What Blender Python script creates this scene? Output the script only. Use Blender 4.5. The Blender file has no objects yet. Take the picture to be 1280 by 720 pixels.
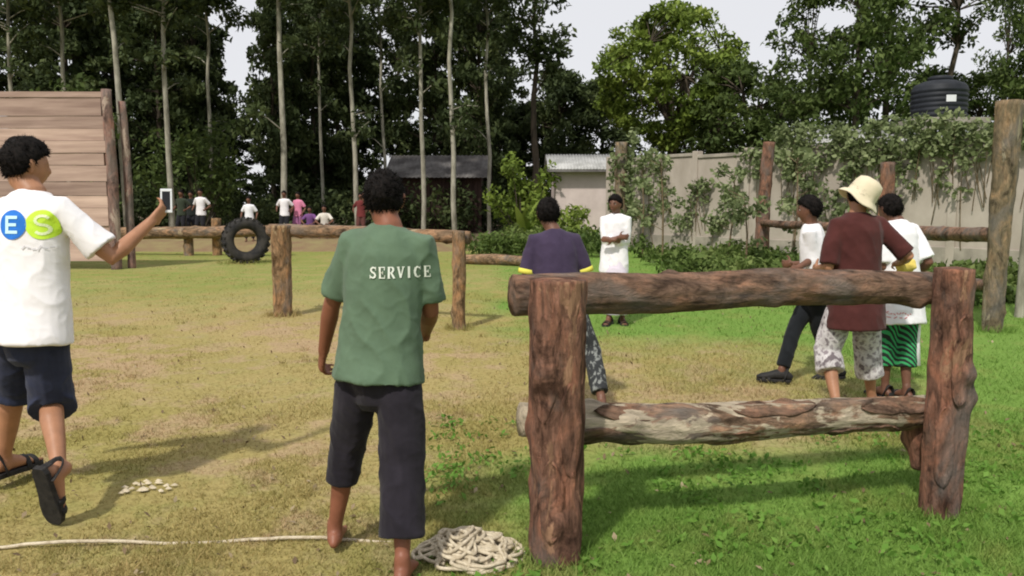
import bpy, math, random
import numpy as np
from mathutils import Vector, Matrix, noise
from mathutils.bvhtree import BVHTree

scene = bpy.context.scene
R = math.radians
random.seed(7)
rng = np.random.default_rng(11)

# ------------------------------------------------------------------ camera
CAM_H, FPX, PITCH = 1.5, 1000.0, 6.11          # eye height, focal length in 1280-px units, degrees below level
cd = bpy.data.cameras.new('camera')
cd.sensor_width = 36.0
cd.lens = 36.0 * FPX / 1280.0
cd.clip_end = 2000
cam = bpy.data.objects.new('camera', cd)
scene.collection.objects.link(cam)
cam.location = (0, 0, CAM_H)
cam.rotation_euler = (R(90 - PITCH), 0, 0)
scene.camera = cam
# ------------------------------------------------------------------ sky and sun
SUN_DIR = Vector((0.36, 0.74, -1.0)).normalized()
world = bpy.data.worlds.new('World')
scene.world = world
world.use_nodes = True
wt = world.node_tree
bg = wt.nodes['Background']
sky = wt.nodes.new('ShaderNodeTexSky')
sky.sky_type = 'NISHITA'
sky.sun_disc = False
sky.sun_elevation = math.asin(-SUN_DIR.z)
sky.sun_rotation = math.atan2(-SUN_DIR.x, -SUN_DIR.y)
mixw = wt.nodes.new('ShaderNodeMix')
mixw.data_type = 'RGBA'
mixw.inputs[0].default_value = 0.93            # thin white cloud over the whole sky
wt.links.new(sky.outputs[0], mixw.inputs[6])
mixw.inputs[7].default_value = (7.55, 7.55, 7.8, 1)
wt.links.new(mixw.outputs[2], bg.inputs[0])
bg.inputs[1].default_value = 0.1
sl = bpy.data.lights.new('sun', 'SUN')
sl.energy = 3.3
sl.angle = R(2.5)
sl.color = (1.0, 0.95, 0.86)
sun = bpy.data.objects.new('sun', sl)
scene.collection.objects.link(sun)
sun.location = (-8, -16, 22)
sun.rotation_euler = SUN_DIR.to_track_quat('-Z', 'Y').to_euler()
vs = scene.view_settings
vs.view_transform = 'Standard'
vs.look = 'None'
vs.exposure = 0.15
vs.gamma = 1.0
vs.use_curve_mapping = False
scene.render.engine = 'CYCLES'
cy = scene.cycles
cy.max_bounces = 5
cy.diffuse_bounces = 3
cy.glossy_bounces = 2
cy.transmission_bounces = 2
cy.transparent_max_bounces = 4
cy.pixel_filter_type = 'BLACKMAN_HARRIS'
cy.filter_width = 2.0
cy.use_denoising = True

COL = scene.collection
_p = R(PITCH)


def at(px, py, Y):
    """world point on the line of sight of photo pixel (px, py) at distance Y ahead"""
    u, v = (px - 640) / FPX, (360 - py) / FPX
    d = Vector((u, math.cos(_p) + v * math.sin(_p), -math.sin(_p) + v * math.cos(_p)))
    return Vector((0, 0, CAM_H)) + d * (Y / d.y)


def gx(px, Y, z=0.0):
    return (px - 640) / FPX * (Y * math.cos(_p) + (CAM_H - z) * math.sin(_p))


# ------------------------------------------------------------------ materials
def _nodes(name):
    m = bpy.data.materials.new(name)
    m.use_nodes = True
    nt = m.node_tree
    return m, nt, nt.nodes['Principled BSDF']


def ramp(nt, fac, stops):
    r = nt.nodes.new('ShaderNodeValToRGB')
    e = r.color_ramp.elements
    while len(e) < len(stops):
        e.new(0.5)
    for k, (p, c) in enumerate(stops):
        e[k].position = p
        e[k].color = (*c, 1)
    nt.links.new(fac, r.inputs[0])
    return r.outputs[0]


def noise_node(nt, scale, detail=4, stretch=(1, 1, 1), rough=0.6, coord='Object'):
    tc = nt.nodes.new('ShaderNodeTexCoord')
    mp = nt.nodes.new('ShaderNodeMapping')
    mp.inputs['Scale'].default_value = stretch
    n = nt.nodes.new('ShaderNodeTexNoise')
    n.inputs['Scale'].default_value = scale
    n.inputs['Detail'].default_value = detail
    n.inputs['Roughness'].default_value = rough
    nt.links.new(tc.outputs[coord], mp.inputs[0])
    nt.links.new(mp.outputs[0], n.inputs['Vector'])
    return n.outputs['Fac']


def bump(nt, fac, bsdf, strength, dist=0.01):
    b = nt.nodes.new('ShaderNodeBump')
    b.inputs['Strength'].default_value = strength
    b.inputs['Distance'].default_value = dist
    nt.links.new(fac, b.inputs['Height'])
    nt.links.new(b.outputs[0], bsdf.inputs['Normal'])


def mixc(nt, fac, a, b):
    m = nt.nodes.new('ShaderNodeMix')
    m.data_type = 'RGBA'
    for s, i in ((fac, 0), (a, 6), (b, 7)):
        if isinstance(s, (tuple, list)):
            m.inputs[i].default_value = (*s, 1) if len(s) == 3 else s
        elif isinstance(s, float):
            m.inputs[i].default_value = s
        else:
            nt.links.new(s, m.inputs[i])
    return m.outputs[2]


def pm(name, c1, c2, scale=8, rough=0.85, bmp=0.3, stretch=(1, 1, 1), bscale=None, lo=0.35, hi=0.65, dist=0.01):
    m, nt, b = _nodes(name)
    n = noise_node(nt, scale, 5, stretch)
    nt.links.new(ramp(nt, n, [(lo, c1), (hi, c2)]), b.inputs['Base Color'])
    b.inputs['Roughness'].default_value = rough
    b.inputs['Specular IOR Level'].default_value = 0.25
    if bmp:
        bump(nt, noise_node(nt, bscale or scale * 4, 5, stretch), b, bmp, dist)
    return m


def bark(name, dark, mid, pale, axis='z', peel=0.62, scale=1.0):
    """rough bark with pale patches where it has come off"""
    m, nt, b = _nodes(name)

    def stv(k):
        return {'z': (1, 1, k), 'x': (k, 1, 1), 'y': (1, k, 1)}[axis]

    def nz(sc, det, k, rough, dist):
        f = noise_node(nt, sc * scale, det, stv(k), rough)
        f.node.inputs['Distortion'].default_value = dist
        return f
    base = ramp(nt, nz(24, 8, .28, .72, .8), [(0.32, dark), (0.5, mid), (0.7, tuple(min(1, c * 1.5) for c in mid))])
    blot = ramp(nt, nz(7, 6, .5, .68, 1.0), [(0.36, (.20, .19, .19)), (0.48, (.72, .72, .74)), (0.60, (1.2, 1.05, 1.0)), (.72, (1.7, 1.35, 1.15))])
    mul = nt.nodes.new('ShaderNodeMix')
    mul.data_type = 'RGBA'
    mul.blend_type = 'MULTIPLY'
    mul.inputs[0].default_value = 0.9
    nt.links.new(base, mul.inputs[6])
    nt.links.new(blot, mul.inputs[7])
    grey = ramp(nt, nz(3.2, 4, .6, .6, .5), [(.5, (0, 0, 0)), (.64, (.55, .55, .55))])
    g = sum(mid) / 3
    col = mixc(nt, grey, mul.outputs[2], (g * 1.05, g * .98, g * .9))
    pm_ = ramp(nt, nz(5.0, 6, .4, .66, .7), [(peel, (0, 0, 0)), (peel + 0.03, (1, 1, 1))])
    pal = ramp(nt, nz(30, 5, .16, .65, .2), [(0.3, tuple(c * 0.5 for c in pale)), (0.6, pale)])
    nt.links.new(mixc(nt, pm_, col, pal), b.inputs['Base Color'])
    b.inputs['Roughness'].default_value = 0.9
    b.inputs['Specular IOR Level'].default_value = 0.15
    bump(nt, nz(30, 8, .3, .72, .8), b, 1.0, 0.035)
    return m


def leafmat(name, c1, c2, c3, trans=0.3):
    m, nt, b = _nodes(name)
    a = nt.nodes.new('ShaderNodeAttribute')
    a.attribute_name = 'rnd'
    col = ramp(nt, a.outputs['Fac'], [(0.0, c1), (0.55, c2), (1.0, c3)])
    nt.links.new(col, b.inputs['Base Color'])
    b.inputs['Roughness'].default_value = 0.65
    b.inputs['Specular IOR Level'].default_value = 0.15
    t = nt.nodes.new('ShaderNodeBsdfTranslucent')
    nt.links.new(col, t.inputs[0])
    mx = nt.nodes.new('ShaderNodeMixShader')
    mx.inputs[0].default_value = trans
    nt.links.new(b.outputs[0], mx.inputs[1])
    nt.links.new(t.outputs[0], mx.inputs[2])
    nt.links.new(mx.outputs[0], nt.nodes['Material Output'].inputs[0])
    return m


def fabric(name, c, var=0.15, rough=0.9, weave=420):
    m, nt, b = _nodes(name)
    n = noise_node(nt, 9, 4)
    nt.links.new(ramp(nt, n, [(0.3, tuple(x * (1 - var) for x in c)), (0.7, tuple(min(1, x * (1 + var * 0.5)) for x in c))]),
                 b.inputs['Base Color'])
    b.inputs['Roughness'].default_value = rough
    b.inputs['Specular IOR Level'].default_value = 0.12
    b.inputs['Sheen Weight'].default_value = 0.08
    bump(nt, noise_node(nt, weave, 2), b, 0.25, 0.002)
    return m


def skin(name, c):
    m, nt, b = _nodes(name)
    n = noise_node(nt, 14, 4)
    nt.links.new(ramp(nt, n, [(0.3, tuple(x * 0.82 for x in c)), (0.7, tuple(x * 1.1 for x in c))]), b.inputs['Base Color'])
    b.inputs['Roughness'].default_value = 0.5
    b.inputs['Specular IOR Level'].default_value = 0.35
    bump(nt, noise_node(nt, 260, 2), b, 0.15, 0.002)
    return m


def flat(name, c, rough=0.6):
    return pm(name, tuple(x * 0.9 for x in c), c, 20, rough, 0.05)


def grass_colour(nt):
    """turf colour by place: vivid green towards the log hurdle, straw and bare earth over the rest"""
    N, L = nt.nodes, nt.links
    geo = N.new('ShaderNodeNewGeometry')
    sep = N.new('ShaderNodeSeparateXYZ')
    L.new(geo.outputs['Position'], sep.inputs[0])

    def ns(scale, detail=4, off=0.0):
        n = N.new('ShaderNodeTexNoise')
        n.noise_dimensions = '2D'
        n.inputs['Scale'].default_value = scale
        n.inputs['Detail'].default_value = detail
        n.inputs['Roughness'].default_value = 0.62
        mp = N.new('ShaderNodeMapping')
        mp.inputs['Location'].default_value = (off, off * 0.7, 0)
        L.new(geo.outputs['Position'], mp.inputs[0])
        L.new(mp.outputs[0], n.inputs['Vector'])
        return n.outputs['Fac']

    def math_(op, a, b=0.0, c=0.0, clamp=False):
        n = N.new('ShaderNodeMath')
        n.operation = op
        n.use_clamp = clamp
        for i, s in enumerate((a, b, c)):
            if isinstance(s, (int, float)):
                n.inputs[i].default_value = s
            else:
                L.new(s, n.inputs[i])
        return n.outputs[0]

    def mrange(v, a, b):
        n = N.new('ShaderNodeMapRange')
        n.interpolation_type = 'SMOOTHSTEP'
        n.inputs[1].default_value = a
        n.inputs[2].default_value = b
        L.new(v, n.inputs[0])
        return n.outputs[0]

    x, y = sep.outputs[0], sep.outputs[1]
    n1, n2, n3 = ns(0.55, 5, 3.0), ns(2.3, 5, 9.0), ns(0.25, 3, 21.0)
    # green side (x > about 0, and again in the far field)
    side = mrange(math_('ADD', x, math_('MULTIPLY', math_('SUBTRACT', n1, 0.5), 2.6)), -1.15, .6)
    # a worn strip along the running line behind the hurdle
    worn = math_('MULTIPLY', mrange(y, 4.3, 5.2), math_('SUBTRACT', 1.0, mrange(y, 7.6, 9.6)))
    worn = math_('MULTIPLY', worn, math_('SUBTRACT', 1.0, mrange(x, 1.9, 3.9)))
    green = math_('SUBTRACT', side, math_('MULTIPLY', worn, 0.85))
    far = math_('MULTIPLY', mrange(y, 9.0, 15.0), 0.34)
    green = math_('MAXIMUM', green, far)
    green = math_('ADD', green, math_('MULTIPLY', math_('SUBTRACT', n2, 0.48), 1.35), clamp=True)
    bare = mrange(math_('ADD', n2, math_('MULTIPLY', n1, 0.8)), 0.86, 1.06)
    bare = math_('MULTIPLY', bare, math_('SUBTRACT', 1.0, green), clamp=True)
    bare = math_('MULTIPLY', bare, math_('SUBTRACT', 1.0, mrange(y, 9.0, 16.0)))
    straw = ramp(nt, n3, [(0.35, (0.290, 0.250, 0.082)), (0.65, (0.365, 0.290, 0.125))])
    col = mixc(nt, green, straw, (0.155, 0.265, 0.052))
    col = mixc(nt, bare, col, (0.40, 0.285, 0.17))
    return col, ns


def ground_mat():
    m, nt, b = _nodes('turf_soil')
    col, ns = grass_colour(nt)
    spk = ramp(nt, ns(26, 4, 2.0), [(0.3, (0.62, 0.6, 0.55)), (0.55, (1, 1, 1))])
    mul = nt.nodes.new('ShaderNodeMix')
    mul.data_type = 'RGBA'
    mul.blend_type = 'MULTIPLY'
    mul.inputs[0].default_value = 0.8
    nt.links.new(col, mul.inputs[6])
    nt.links.new(spk, mul.inputs[7])
    nt.links.new(mul.outputs[2], b.inputs['Base Color'])
    b.inputs['Roughness'].default_value = 0.95
    b.inputs['Specular IOR Level'].default_value = 0.1
    bump(nt, ns(22, 5, 4.0), b, 0.6, 0.03)
    return m


def blade_mat():
    m, nt, b = _nodes('grass_blades')
    col, ns = grass_colour(nt)
    a = nt.nodes.new('ShaderNodeAttribute')
    a.attribute_name = 'rnd'
    v = ramp(nt, a.outputs['Fac'], [(0.0, (0.8, 0.86, 0.75)), (0.6, (1.05, 1.05, 1.0)), (1.0, (1.35, 1.25, 1.35))])
    mul = nt.nodes.new('ShaderNodeMix')
    mul.data_type = 'RGBA'
    mul.blend_type = 'MULTIPLY'
    mul.inputs[0].default_value = 1.0
    nt.links.new(col, mul.inputs[6])
    nt.links.new(v, mul.inputs[7])
    nt.links.new(mul.outputs[2], b.inputs['Base Color'])
    b.inputs['Roughness'].default_value = 0.6
    b.inputs['Specular IOR Level'].default_value = 0.2
    t = nt.nodes.new('ShaderNodeBsdfTranslucent')
    nt.links.new(mul.outputs[2], t.inputs[0])
    mx = nt.nodes.new('ShaderNodeMixShader')
    mx.inputs[0].default_value = 0.3
    nt.links.new(b.outputs[0], mx.inputs[1])
    nt.links.new(t.outputs[0], mx.inputs[2])
    nt.links.new(mx.outputs[0], nt.nodes['Material Output'].inputs[0])
    return m


# ------------------------------------------------------------------ object helpers
ROOT = {}          # object -> world location of its thing


def tag(o, label, cat, group=None):
    o['label'] = label
    o['category'] = cat
    if group:
        o['group'] = group
    return o


def thing(name, label, cat, loc=(0, 0, 0), group=None):
    o = bpy.data.objects.new(name, None)
    o.empty_display_size = 0.2
    COL.objects.link(o)
    o.location = loc
    ROOT[o] = Vector(loc)
    return tag(o, label, cat, group)


def put(name, me, mat, parent=None, loc=None, smooth=True):
    """link a mesh given in world coordinates; its origin goes to the thing's base"""
    if mat is not None and not me.materials:
        me.materials.append(mat)
    o = bpy.data.objects.new(name, me)
    COL.objects.link(o)
    base = ROOT[parent] if parent is not None else Vector(loc or (0, 0, 0))
    me.transform(Matrix.Translation(-base))
    if parent is not None:
        o.parent = parent
    else:
        o.location = base
    ROOT[o] = base
    if smooth:
        me.polygons.foreach_set('use_smooth', np.ones(len(me.polygons), bool))
    me.update()
    return o


class MB:
    def __init__(self):
        self.v, self.f = [], []

    def add(self, v, f):
        n = len(self.v)
        self.v += [tuple(p) for p in v]
        self.f += [tuple(i + n for i in q) for q in f]
        return self

    def box(self, c, s, rot=None):
        c = Vector(c)
        vs = []
        for x in (-1, 1):
            for y in (-1, 1):
                for z in (-1, 1):
                    p = Vector((x * s[0] / 2, y * s[1] / 2, z * s[2] / 2))
                    if rot is not None:
                        p = rot @ p
                    vs.append(c + p)
        return self.add(vs, [(0, 1, 3, 2), (4, 6, 7, 5), (0, 4, 5, 1), (2, 3, 7, 6), (0, 2, 6, 4), (1, 5, 7, 3)])

    def mesh(self, name):
        me = bpy.data.meshes.new(name)
        me.from_pydata(self.v, [], self.f)
        me.update()
        return me

    def build(self, name, mat, parent=None, loc=None, smooth=True, bevel=0.0):
        o = put(name, self.mesh(name), mat, parent, loc, smooth)
        if bevel:
            b = o.modifiers.new('bevel', 'BEVEL')
            b.width = bevel
            b.segments = 2
        return o


def loft(path, rad, ref=(1, 0, 0), n=14, round_ends=True):
    """closed tube through path; rad is (rx, ry) or r for each point, rx along ref"""
    P = [Vector(p) for p in path]
    Rr = [(r, r) if isinstance(r, (int, float)) else r for r in rad]
    T = []
    for i in range(len(P)):
        a, b = P[max(0, i - 1)], P[min(len(P) - 1, i + 1)]
        T.append((b - a).normalized())
    ref = [Vector(ref)] * len(P) if not isinstance(ref, list) else [Vector(r) for r in ref]
    secs = [[P[i], Rr[i][0], Rr[i][1], T[i], ref[i]] for i in range(len(P))]
    if round_ends:
        for sgn in (-1, 1):
            if round_ends == 'end' and sgn < 0:
                continue
            p, rx, ry, t, rf = secs[0 if sgn < 0 else -1]
            m = min(rx, ry)
            s1 = [p + t * sgn * m * 0.5, rx * 0.84, ry * 0.84, t, rf]
            s2 = [p + t * sgn * m * 0.82, rx * 0.5, ry * 0.5, t, rf]
            if sgn < 0:
                secs = [s2, s1] + secs
            else:
                secs = secs + [s1, s2]
    v, f = [], []
    for p, rx, ry, t, rf in secs:
        x = rf - t * rf.dot(t)
        if x.length < 1e-4:
            x = Vector((0, 1, 0)) - t * t.y
        x.normalize()
        y = t.cross(x)
        for k in range(n):
            a = 2 * math.pi * k / n
            v.append(p + x * (rx * math.cos(a)) + y * (ry * math.sin(a)))
    m = len(secs)
    for i in range(m - 1):
        for k in range(n):
            k2 = (k + 1) % n
            f.append((i * n + k, i * n + k2, (i + 1) * n + k2, (i + 1) * n + k))
    v.append(secs[0][0])
    v.append(secs[-1][0])
    c0, c1 = len(v) - 2, len(v) - 1
    for k in range(n):
        k2 = (k + 1) % n
        f.append((c0, k2, k))
        f.append((c1, (m - 1) * n + k, (m - 1) * n + k2))
    return v, f


def solid(name, mb, voxel, mat, parent=None, loc=None, smooth=4, disp=None):
    """fuse overlapping closed shapes into one continuous skin"""
    me = mb.mesh('tmp')
    o = bpy.data.objects.new('tmp', me)
    COL.objects.link(o)
    r = o.modifiers.new('r', 'REMESH')
    r.mode = 'VOXEL'
    r.voxel_size = voxel
    s = o.modifiers.new('s', 'SMOOTH')
    s.iterations = smooth
    s.factor = 0.5
    dg = bpy.context.evaluated_depsgraph_get()
    out = bpy.data.meshes.new_from_object(o.evaluated_get(dg))
    bpy.data.objects.remove(o)
    bpy.data.meshes.remove(me)
    out.name = name
    if disp:
        nv = len(out.vertices)
        co = np.empty(nv * 3)
        out.vertices.foreach_get('co', co)
        no = np.empty(nv * 3)
        out.vertex_normals.foreach_get('vector', no)
        co, no = co.reshape(-1, 3), no.reshape(-1, 3)
        d = np.array([disp(Vector(c)) for c in co])
        co = co + no * d[:, None]
        out.vertices.foreach_set('co', co.ravel())
        out.update()
    return put(name, out, mat, parent, loc)


def folds(amp, seed=0.0, sx=9, sz=6):
    def f(p):
        q = Vector((p.x * sx + seed, p.y * sx, p.z * sz + p.x * 4))
        r = 1 - abs(noise.noise(q)) * 2
        q2 = Vector((p.x * 16 + p.z * 9 + seed, p.y * 14, p.z * 15 - p.x * 5))
        r2 = 1 - abs(noise.noise(q2)) * 2
        return amp * (0.7 * r * r + .18 * r2 * r2 * r2 - 0.36 + 0.8 * noise.noise(q * 0.45))
    return f


def log(path, rad, n=36, seg=60, rough=0.05, seed=0.0, knots=4, ends=True):
    """an uneven round timber"""
    P = [Vector(p) for p in path]
    cum = [0.0]
    for a, b in zip(P, P[1:]):
        cum.append(cum[-1] + (b - a).length)
    L = cum[-1]

    def samp(arr, s):
        for i in range(len(cum) - 1):
            if s <= cum[i + 1] + 1e-9:
                t = (s - cum[i]) / (cum[i + 1] - cum[i])
                return arr[i] * (1 - t) + arr[i + 1] * t
        return arr[-1]
    kn = [(random.uniform(0.05, 0.95) * L, random.uniform(0, 6.28), random.uniform(0.015, 0.035)) for _ in range(knots)]
    v, f = [], []
    ax = (P[-1] - P[0]).normalized()
    x = Vector((0, 0, 1)).cross(ax)
    if x.length < 0.3:
        x = Vector((1, 0, 0)) - ax * ax.x
    x.normalize()
    y = ax.cross(x)
    for i in range(seg + 1):
        s = L * i / seg
        c = samp(P, s)
        r0 = samp(rad, s)
        c = c + x * (0.012 * noise.noise(Vector((s * 1.8, seed, 1)))) + y * (0.012 * noise.noise(Vector((s * 1.8, seed, 7))))
        for k in range(n):
            a = 2 * math.pi * k / n
            q = Vector((math.cos(a) * 1.3 + seed, math.sin(a) * 1.3, s * 1.6))
            q2 = Vector((math.cos(a) * 5 + seed, math.sin(a) * 5, s * 3.0))
            q3 = Vector((math.cos(a) * 11 + seed, math.sin(a) * 11, s * 2.4))
            q4 = Vector((math.cos(a) * 3 + seed, math.sin(a) * 3, s * 9))
            r = r0 * (1 + rough * 1.7 * noise.noise(q) + rough * (1 - 2 * abs(noise.noise(q2))) + rough * .8 * (1 - 2 * abs(noise.noise(q3))) + rough * .7 * noise.noise(q4))
            for ks, ka, kh in kn:
                da = (a - ka + math.pi) % (2 * math.pi) - math.pi
                r += kh * math.exp(-((s - ks) / 0.05) ** 2 - (da / 0.4) ** 2)
            v.append(c + (x * math.cos(a) + y * math.sin(a)) * r)
    for i in range(seg):
        for k in range(n):
            k2 = (k + 1) % n
            f.append((i * n + k, i * n + k2, (i + 1) * n + k2, (i + 1) * n + k))
    if ends:
        v.append(samp(P, 0) - ax * 0.01)
        v.append(samp(P, L) + ax * 0.01)
        for k in range(n):
            k2 = (k + 1) % n
            f.append((len(v) - 2, k2, k))
            f.append((len(v) - 1, seg * n + k, seg * n + k2))
    return v, f


def add_rnd(me, vals):
    a = me.attributes.new('rnd', 'FLOAT', 'FACE')
    a.data.foreach_set('value', np.asarray(vals, np.float32))


def quads_mesh(name, V, nf, rnd, tri=False):
    """fast mesh from an (nf, k, 3) vertex array"""
    k = 3 if tri else 4
    me = bpy.data.meshes.new(name)
    me.vertices.add(nf * k)
    me.vertices.foreach_set('co', np.ascontiguousarray(V, np.float32).ravel())
    me.loops.add(nf * k)
    me.loops.foreach_set('vertex_index', np.arange(nf * k, dtype=np.int32))
    me.polygons.add(nf)
    me.polygons.foreach_set('loop_start', np.arange(0, nf * k, k, dtype=np.int32))
    me.update(calc_edges=True)
    add_rnd(me, rnd)
    return me


def leaves(centers, size, up=0.5, aspect=0.5, size_var=0.4, flop=0.0):
    """rhombic leaves, one for each centre; returns (n,4,3)"""
    n = len(centers)
    a = rng.normal(size=(n, 3))
    a[:, 2] -= flop
    a /= np.linalg.norm(a, axis=1)[:, None]
    nrm = rng.normal(size=(n, 3))
    nrm[:, 2] = np.abs(nrm[:, 2]) + up
    b = np.cross(nrm, a)
    b /= np.linalg.norm(b, axis=1)[:, None] + 1e-9
    s = size * (1 + size_var * rng.uniform(-1, 1, n))[:, None]
    c = np.asarray(centers)
    nr = np.cross(a, b)
    V = np.stack([c - a * s * 0.5, c + b * s * aspect * 0.5 + nr * s * 0.08 - a * s * 0.05,
                  c + a * s * 0.5, c - b * s * aspect * 0.5 + nr * s * 0.08 - a * s * 0.05], axis=1)
    return V


def leaf_mesh(name, centers, size, **k):
    V = leaves(centers, size, **k)
    # light and dark clumps: the tone follows the clump a leaf grows in, not the place it has in the light
    c = np.asarray(centers)
    tone = np.array([noise.noise(Vector(p) * 0.9) for p in c]) * 0.5 + 0.5 if len(c) < 9000 else \
        0.5 + 0.25 * np.sin(c[:, 0] * 1.7 + np.sin(c[:, 2] * 1.3)) + 0.15 * np.sin(c[:, 2] * 2.1 + c[:, 1])
    r = np.clip(tone * 0.6 + rng.uniform(0, 0.5, len(c)) - 0.05, 0, 1)
    return quads_mesh(name, V, len(c), r)


def ball(n, r):
    p = rng.normal(size=(n, 3))
    p /= np.linalg.norm(p, axis=1)[:, None]
    return p * (rng.uniform(0, 1, n) ** 0.45)[:, None] * np.asarray(r)


# ------------------------------------------------------------------ shared materials
M = {}
M['ground'] = ground_mat()
M['blades'] = blade_mat()
M['litter'] = pm('forest_soil', (0.06, 0.045, 0.03), (0.15, 0.11, 0.065), 2.5, 0.95, 0.6, bscale=14, dist=0.05)
M['bund'] = pm('bund_earth', (0.20, 0.13, 0.075), (0.24, 0.20, 0.09), 1.6, 0.95, 0.6, bscale=12, dist=0.05)
M['post'] = bark('post_bark', (0.08, 0.042, 0.03), (0.285, 0.150, 0.102), (0.42, 0.24, 0.15), 'z', 0.60)
M['rail'] = bark('rail_bark', (0.08, 0.048, 0.033), (0.25, 0.158, 0.108), (0.42, 0.32, 0.22), 'x', 0.68)
M['peeled'] = bark('peeled_rail_bark', (0.12, 0.075, 0.05), (0.33, 0.22, 0.145), (0.64, 0.54, 0.40), 'x', 0.465)
M['oldpost'] = bark('weathered_post', (0.12, 0.07, 0.035), (0.31, 0.20, 0.105), (0.42, 0.31, 0.18), 'z', 0.6)
M['oldrail'] = bark('weathered_rail', (0.10, 0.065, 0.04), (0.28, 0.19, 0.115), (0.42, 0.32, 0.2), 'x', 0.62)
M['fencepost'] = bark('fence_post_bark', (0.11, 0.085, 0.055), (0.235, 0.185, 0.115), (0.36, 0.31, 0.22), 'z', 0.62)
M['redpost'] = bark('red_post_bark', (0.10, 0.05, 0.035), (0.22, 0.125, 0.085), (0.34, 0.2, 0.12), 'z', 0.66)
M['palebark'] = pm('pale_tree_bark', (0.16, 0.15, 0.115), (0.40, 0.38, 0.31), 5, 0.9, 0.5, (1, 1, 0.3), 30)
M['darkbark'] = pm('dark_tree_bark', (0.03, 0.025, 0.018), (0.09, 0.07, 0.05), 5, 0.9, 0.6, (1, 1, 0.3), 30)
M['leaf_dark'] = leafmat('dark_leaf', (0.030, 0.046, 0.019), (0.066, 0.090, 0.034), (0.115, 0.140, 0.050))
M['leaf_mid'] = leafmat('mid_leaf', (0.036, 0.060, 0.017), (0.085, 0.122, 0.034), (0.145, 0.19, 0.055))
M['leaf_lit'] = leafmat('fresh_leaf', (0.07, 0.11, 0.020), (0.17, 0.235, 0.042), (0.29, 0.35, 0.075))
M['leaf_vine'] = leafmat('creeper_leaf', (0.10, 0.125, 0.06), (0.20, 0.245, 0.11), (0.32, 0.35, 0.19))
M['vinestem'] = pm('creeper_stem', (0.10, 0.07, 0.04), (0.2, 0.15, 0.09), 12, 0.9, 0.3)
M['plank'] = pm('weathered_plank', (0.30, 0.21, 0.175), (0.52, 0.39, 0.325), 5, 0.85, 0.5, (0.12, 1, 1.6), 16, 0.3, 0.7)
_nt = M['plank'].node_tree
_b = _nt.nodes['Principled BSDF']
_src = _b.inputs['Base Color'].links[0].from_socket
_oi = _nt.nodes.new('ShaderNodeObjectInfo')
_mx = _nt.nodes.new('ShaderNodeMix')
_mx.data_type = 'RGBA'
_mx.blend_type = 'MULTIPLY'
_mx.inputs[0].default_value = 1.0
_nt.links.new(_src, _mx.inputs[6])
_nt.links.new(ramp(_nt, _oi.outputs['Random'], [(0, (.72, .70, .70)), (1, (1.22, 1.2, 1.18))]), _mx.inputs[7])
_nt.links.new(_mx.outputs[2], _b.inputs['Base Color'])
M['plankpost'] = bark('plank_wall_post', (0.11, 0.07, 0.058), (0.23, 0.15, 0.125), (0.42, 0.33, 0.27), 'z', 0.56, 0.5)
M['wall'] = pm('wall_plaster', (0.33, 0.285, 0.24), (0.46, 0.405, 0.35), 0.9, 0.9, 0.35, (1, 1, 0.6), 18)
M['wall_cap'] = pm('wall_coping', (0.24, 0.215, 0.18), (0.37, 0.33, 0.28), 2.0, 0.9, 0.35, bscale=18)
M['housewall'] = pm('house_plaster', (0.47, 0.39, 0.365), (0.58, 0.49, 0.46), 1.2, 0.9, 0.2, bscale=16)
M['tin'] = pm('tin_roof', (0.26, 0.26, 0.25), (0.45, 0.45, 0.44), 1.5, 0.45, 0.1)
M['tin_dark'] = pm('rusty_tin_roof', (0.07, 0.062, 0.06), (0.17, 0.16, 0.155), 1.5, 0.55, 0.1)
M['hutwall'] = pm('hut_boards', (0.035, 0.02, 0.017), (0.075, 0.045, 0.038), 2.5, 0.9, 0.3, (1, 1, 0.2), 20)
M['tank'] = pm('tank_plastic', (0.010, 0.012, 0.016), (0.02, 0.023, 0.03), 3, 0.62, 0.05)
M['concrete'] = pm('concrete', (0.2, 0.18, 0.15), (0.33, 0.3, 0.26), 2, 0.9, 0.3, bscale=20)
M['label'] = flat('white_label', (0.7, 0.72, 0.75))
M['rubber'] = pm('tyre_rubber', (0.012, 0.012, 0.013), (0.05, 0.045, 0.04), 5, 0.8, 0.2)
M['rope'] = pm('rope_fibre', (0.42, 0.35, 0.24), (0.66, 0.58, 0.44), 40, 0.95, 0.6, bscale=220)
M['stone'] = pm('pale_stone', (0.4, 0.34, 0.24), (0.58, 0.5, 0.36), 14, 0.9, 0.5)
M['hair'] = pm('black_hair', (0.004, 0.0035, 0.0035), (0.012, 0.009, 0.008), 60, 0.75, 0.5, bscale=160)
M['hair'].node_tree.nodes['Principled BSDF'].inputs['Specular IOR Level'].default_value = 0.12
M['white'] = fabric('white_cotton', (0.78, 0.77, 0.80), 0.04)

# ================================================================== THE SETTING
def gz(x, y):
    return 0.02 * noise.noise(Vector((x * 0.5, y * 0.5, 0))) + 0.008 * noise.noise(Vector((x * 2.1, y * 2.1, 3)))


def axis(lo, hi, fine_lo, fine_hi, step):
    a = [-900, -300, -120] if lo < -100 else [lo]
    x = fine_lo
    while x <= fine_hi + 1e-6:
        a.append(x)
        x += step
    return [q for q in a if q < fine_lo] + [q for q in a if q >= fine_lo] + [fine_hi + 40, 300, 900]


xs = axis(-900, 900, -14, 14, 0.22)
ys = axis(-900, 900, 1, 34, 0.22)
gv, gf = [], []
for y in ys:
    for x in xs:
        gv.append((x, y, gz(x, y) if (-14.5 < x < 14.5 and 0 < y < 34.5) else 0.0))
nx = len(xs)
for j in range(len(ys) - 1):
    for i in range(nx - 1):
        gf.append((j * nx + i, j * nx + i + 1, (j + 1) * nx + i + 1, (j + 1) * nx + i))
g = MB().add(gv, gf).build('ground', M['ground'])
g['kind'] = 'structure'

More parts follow.
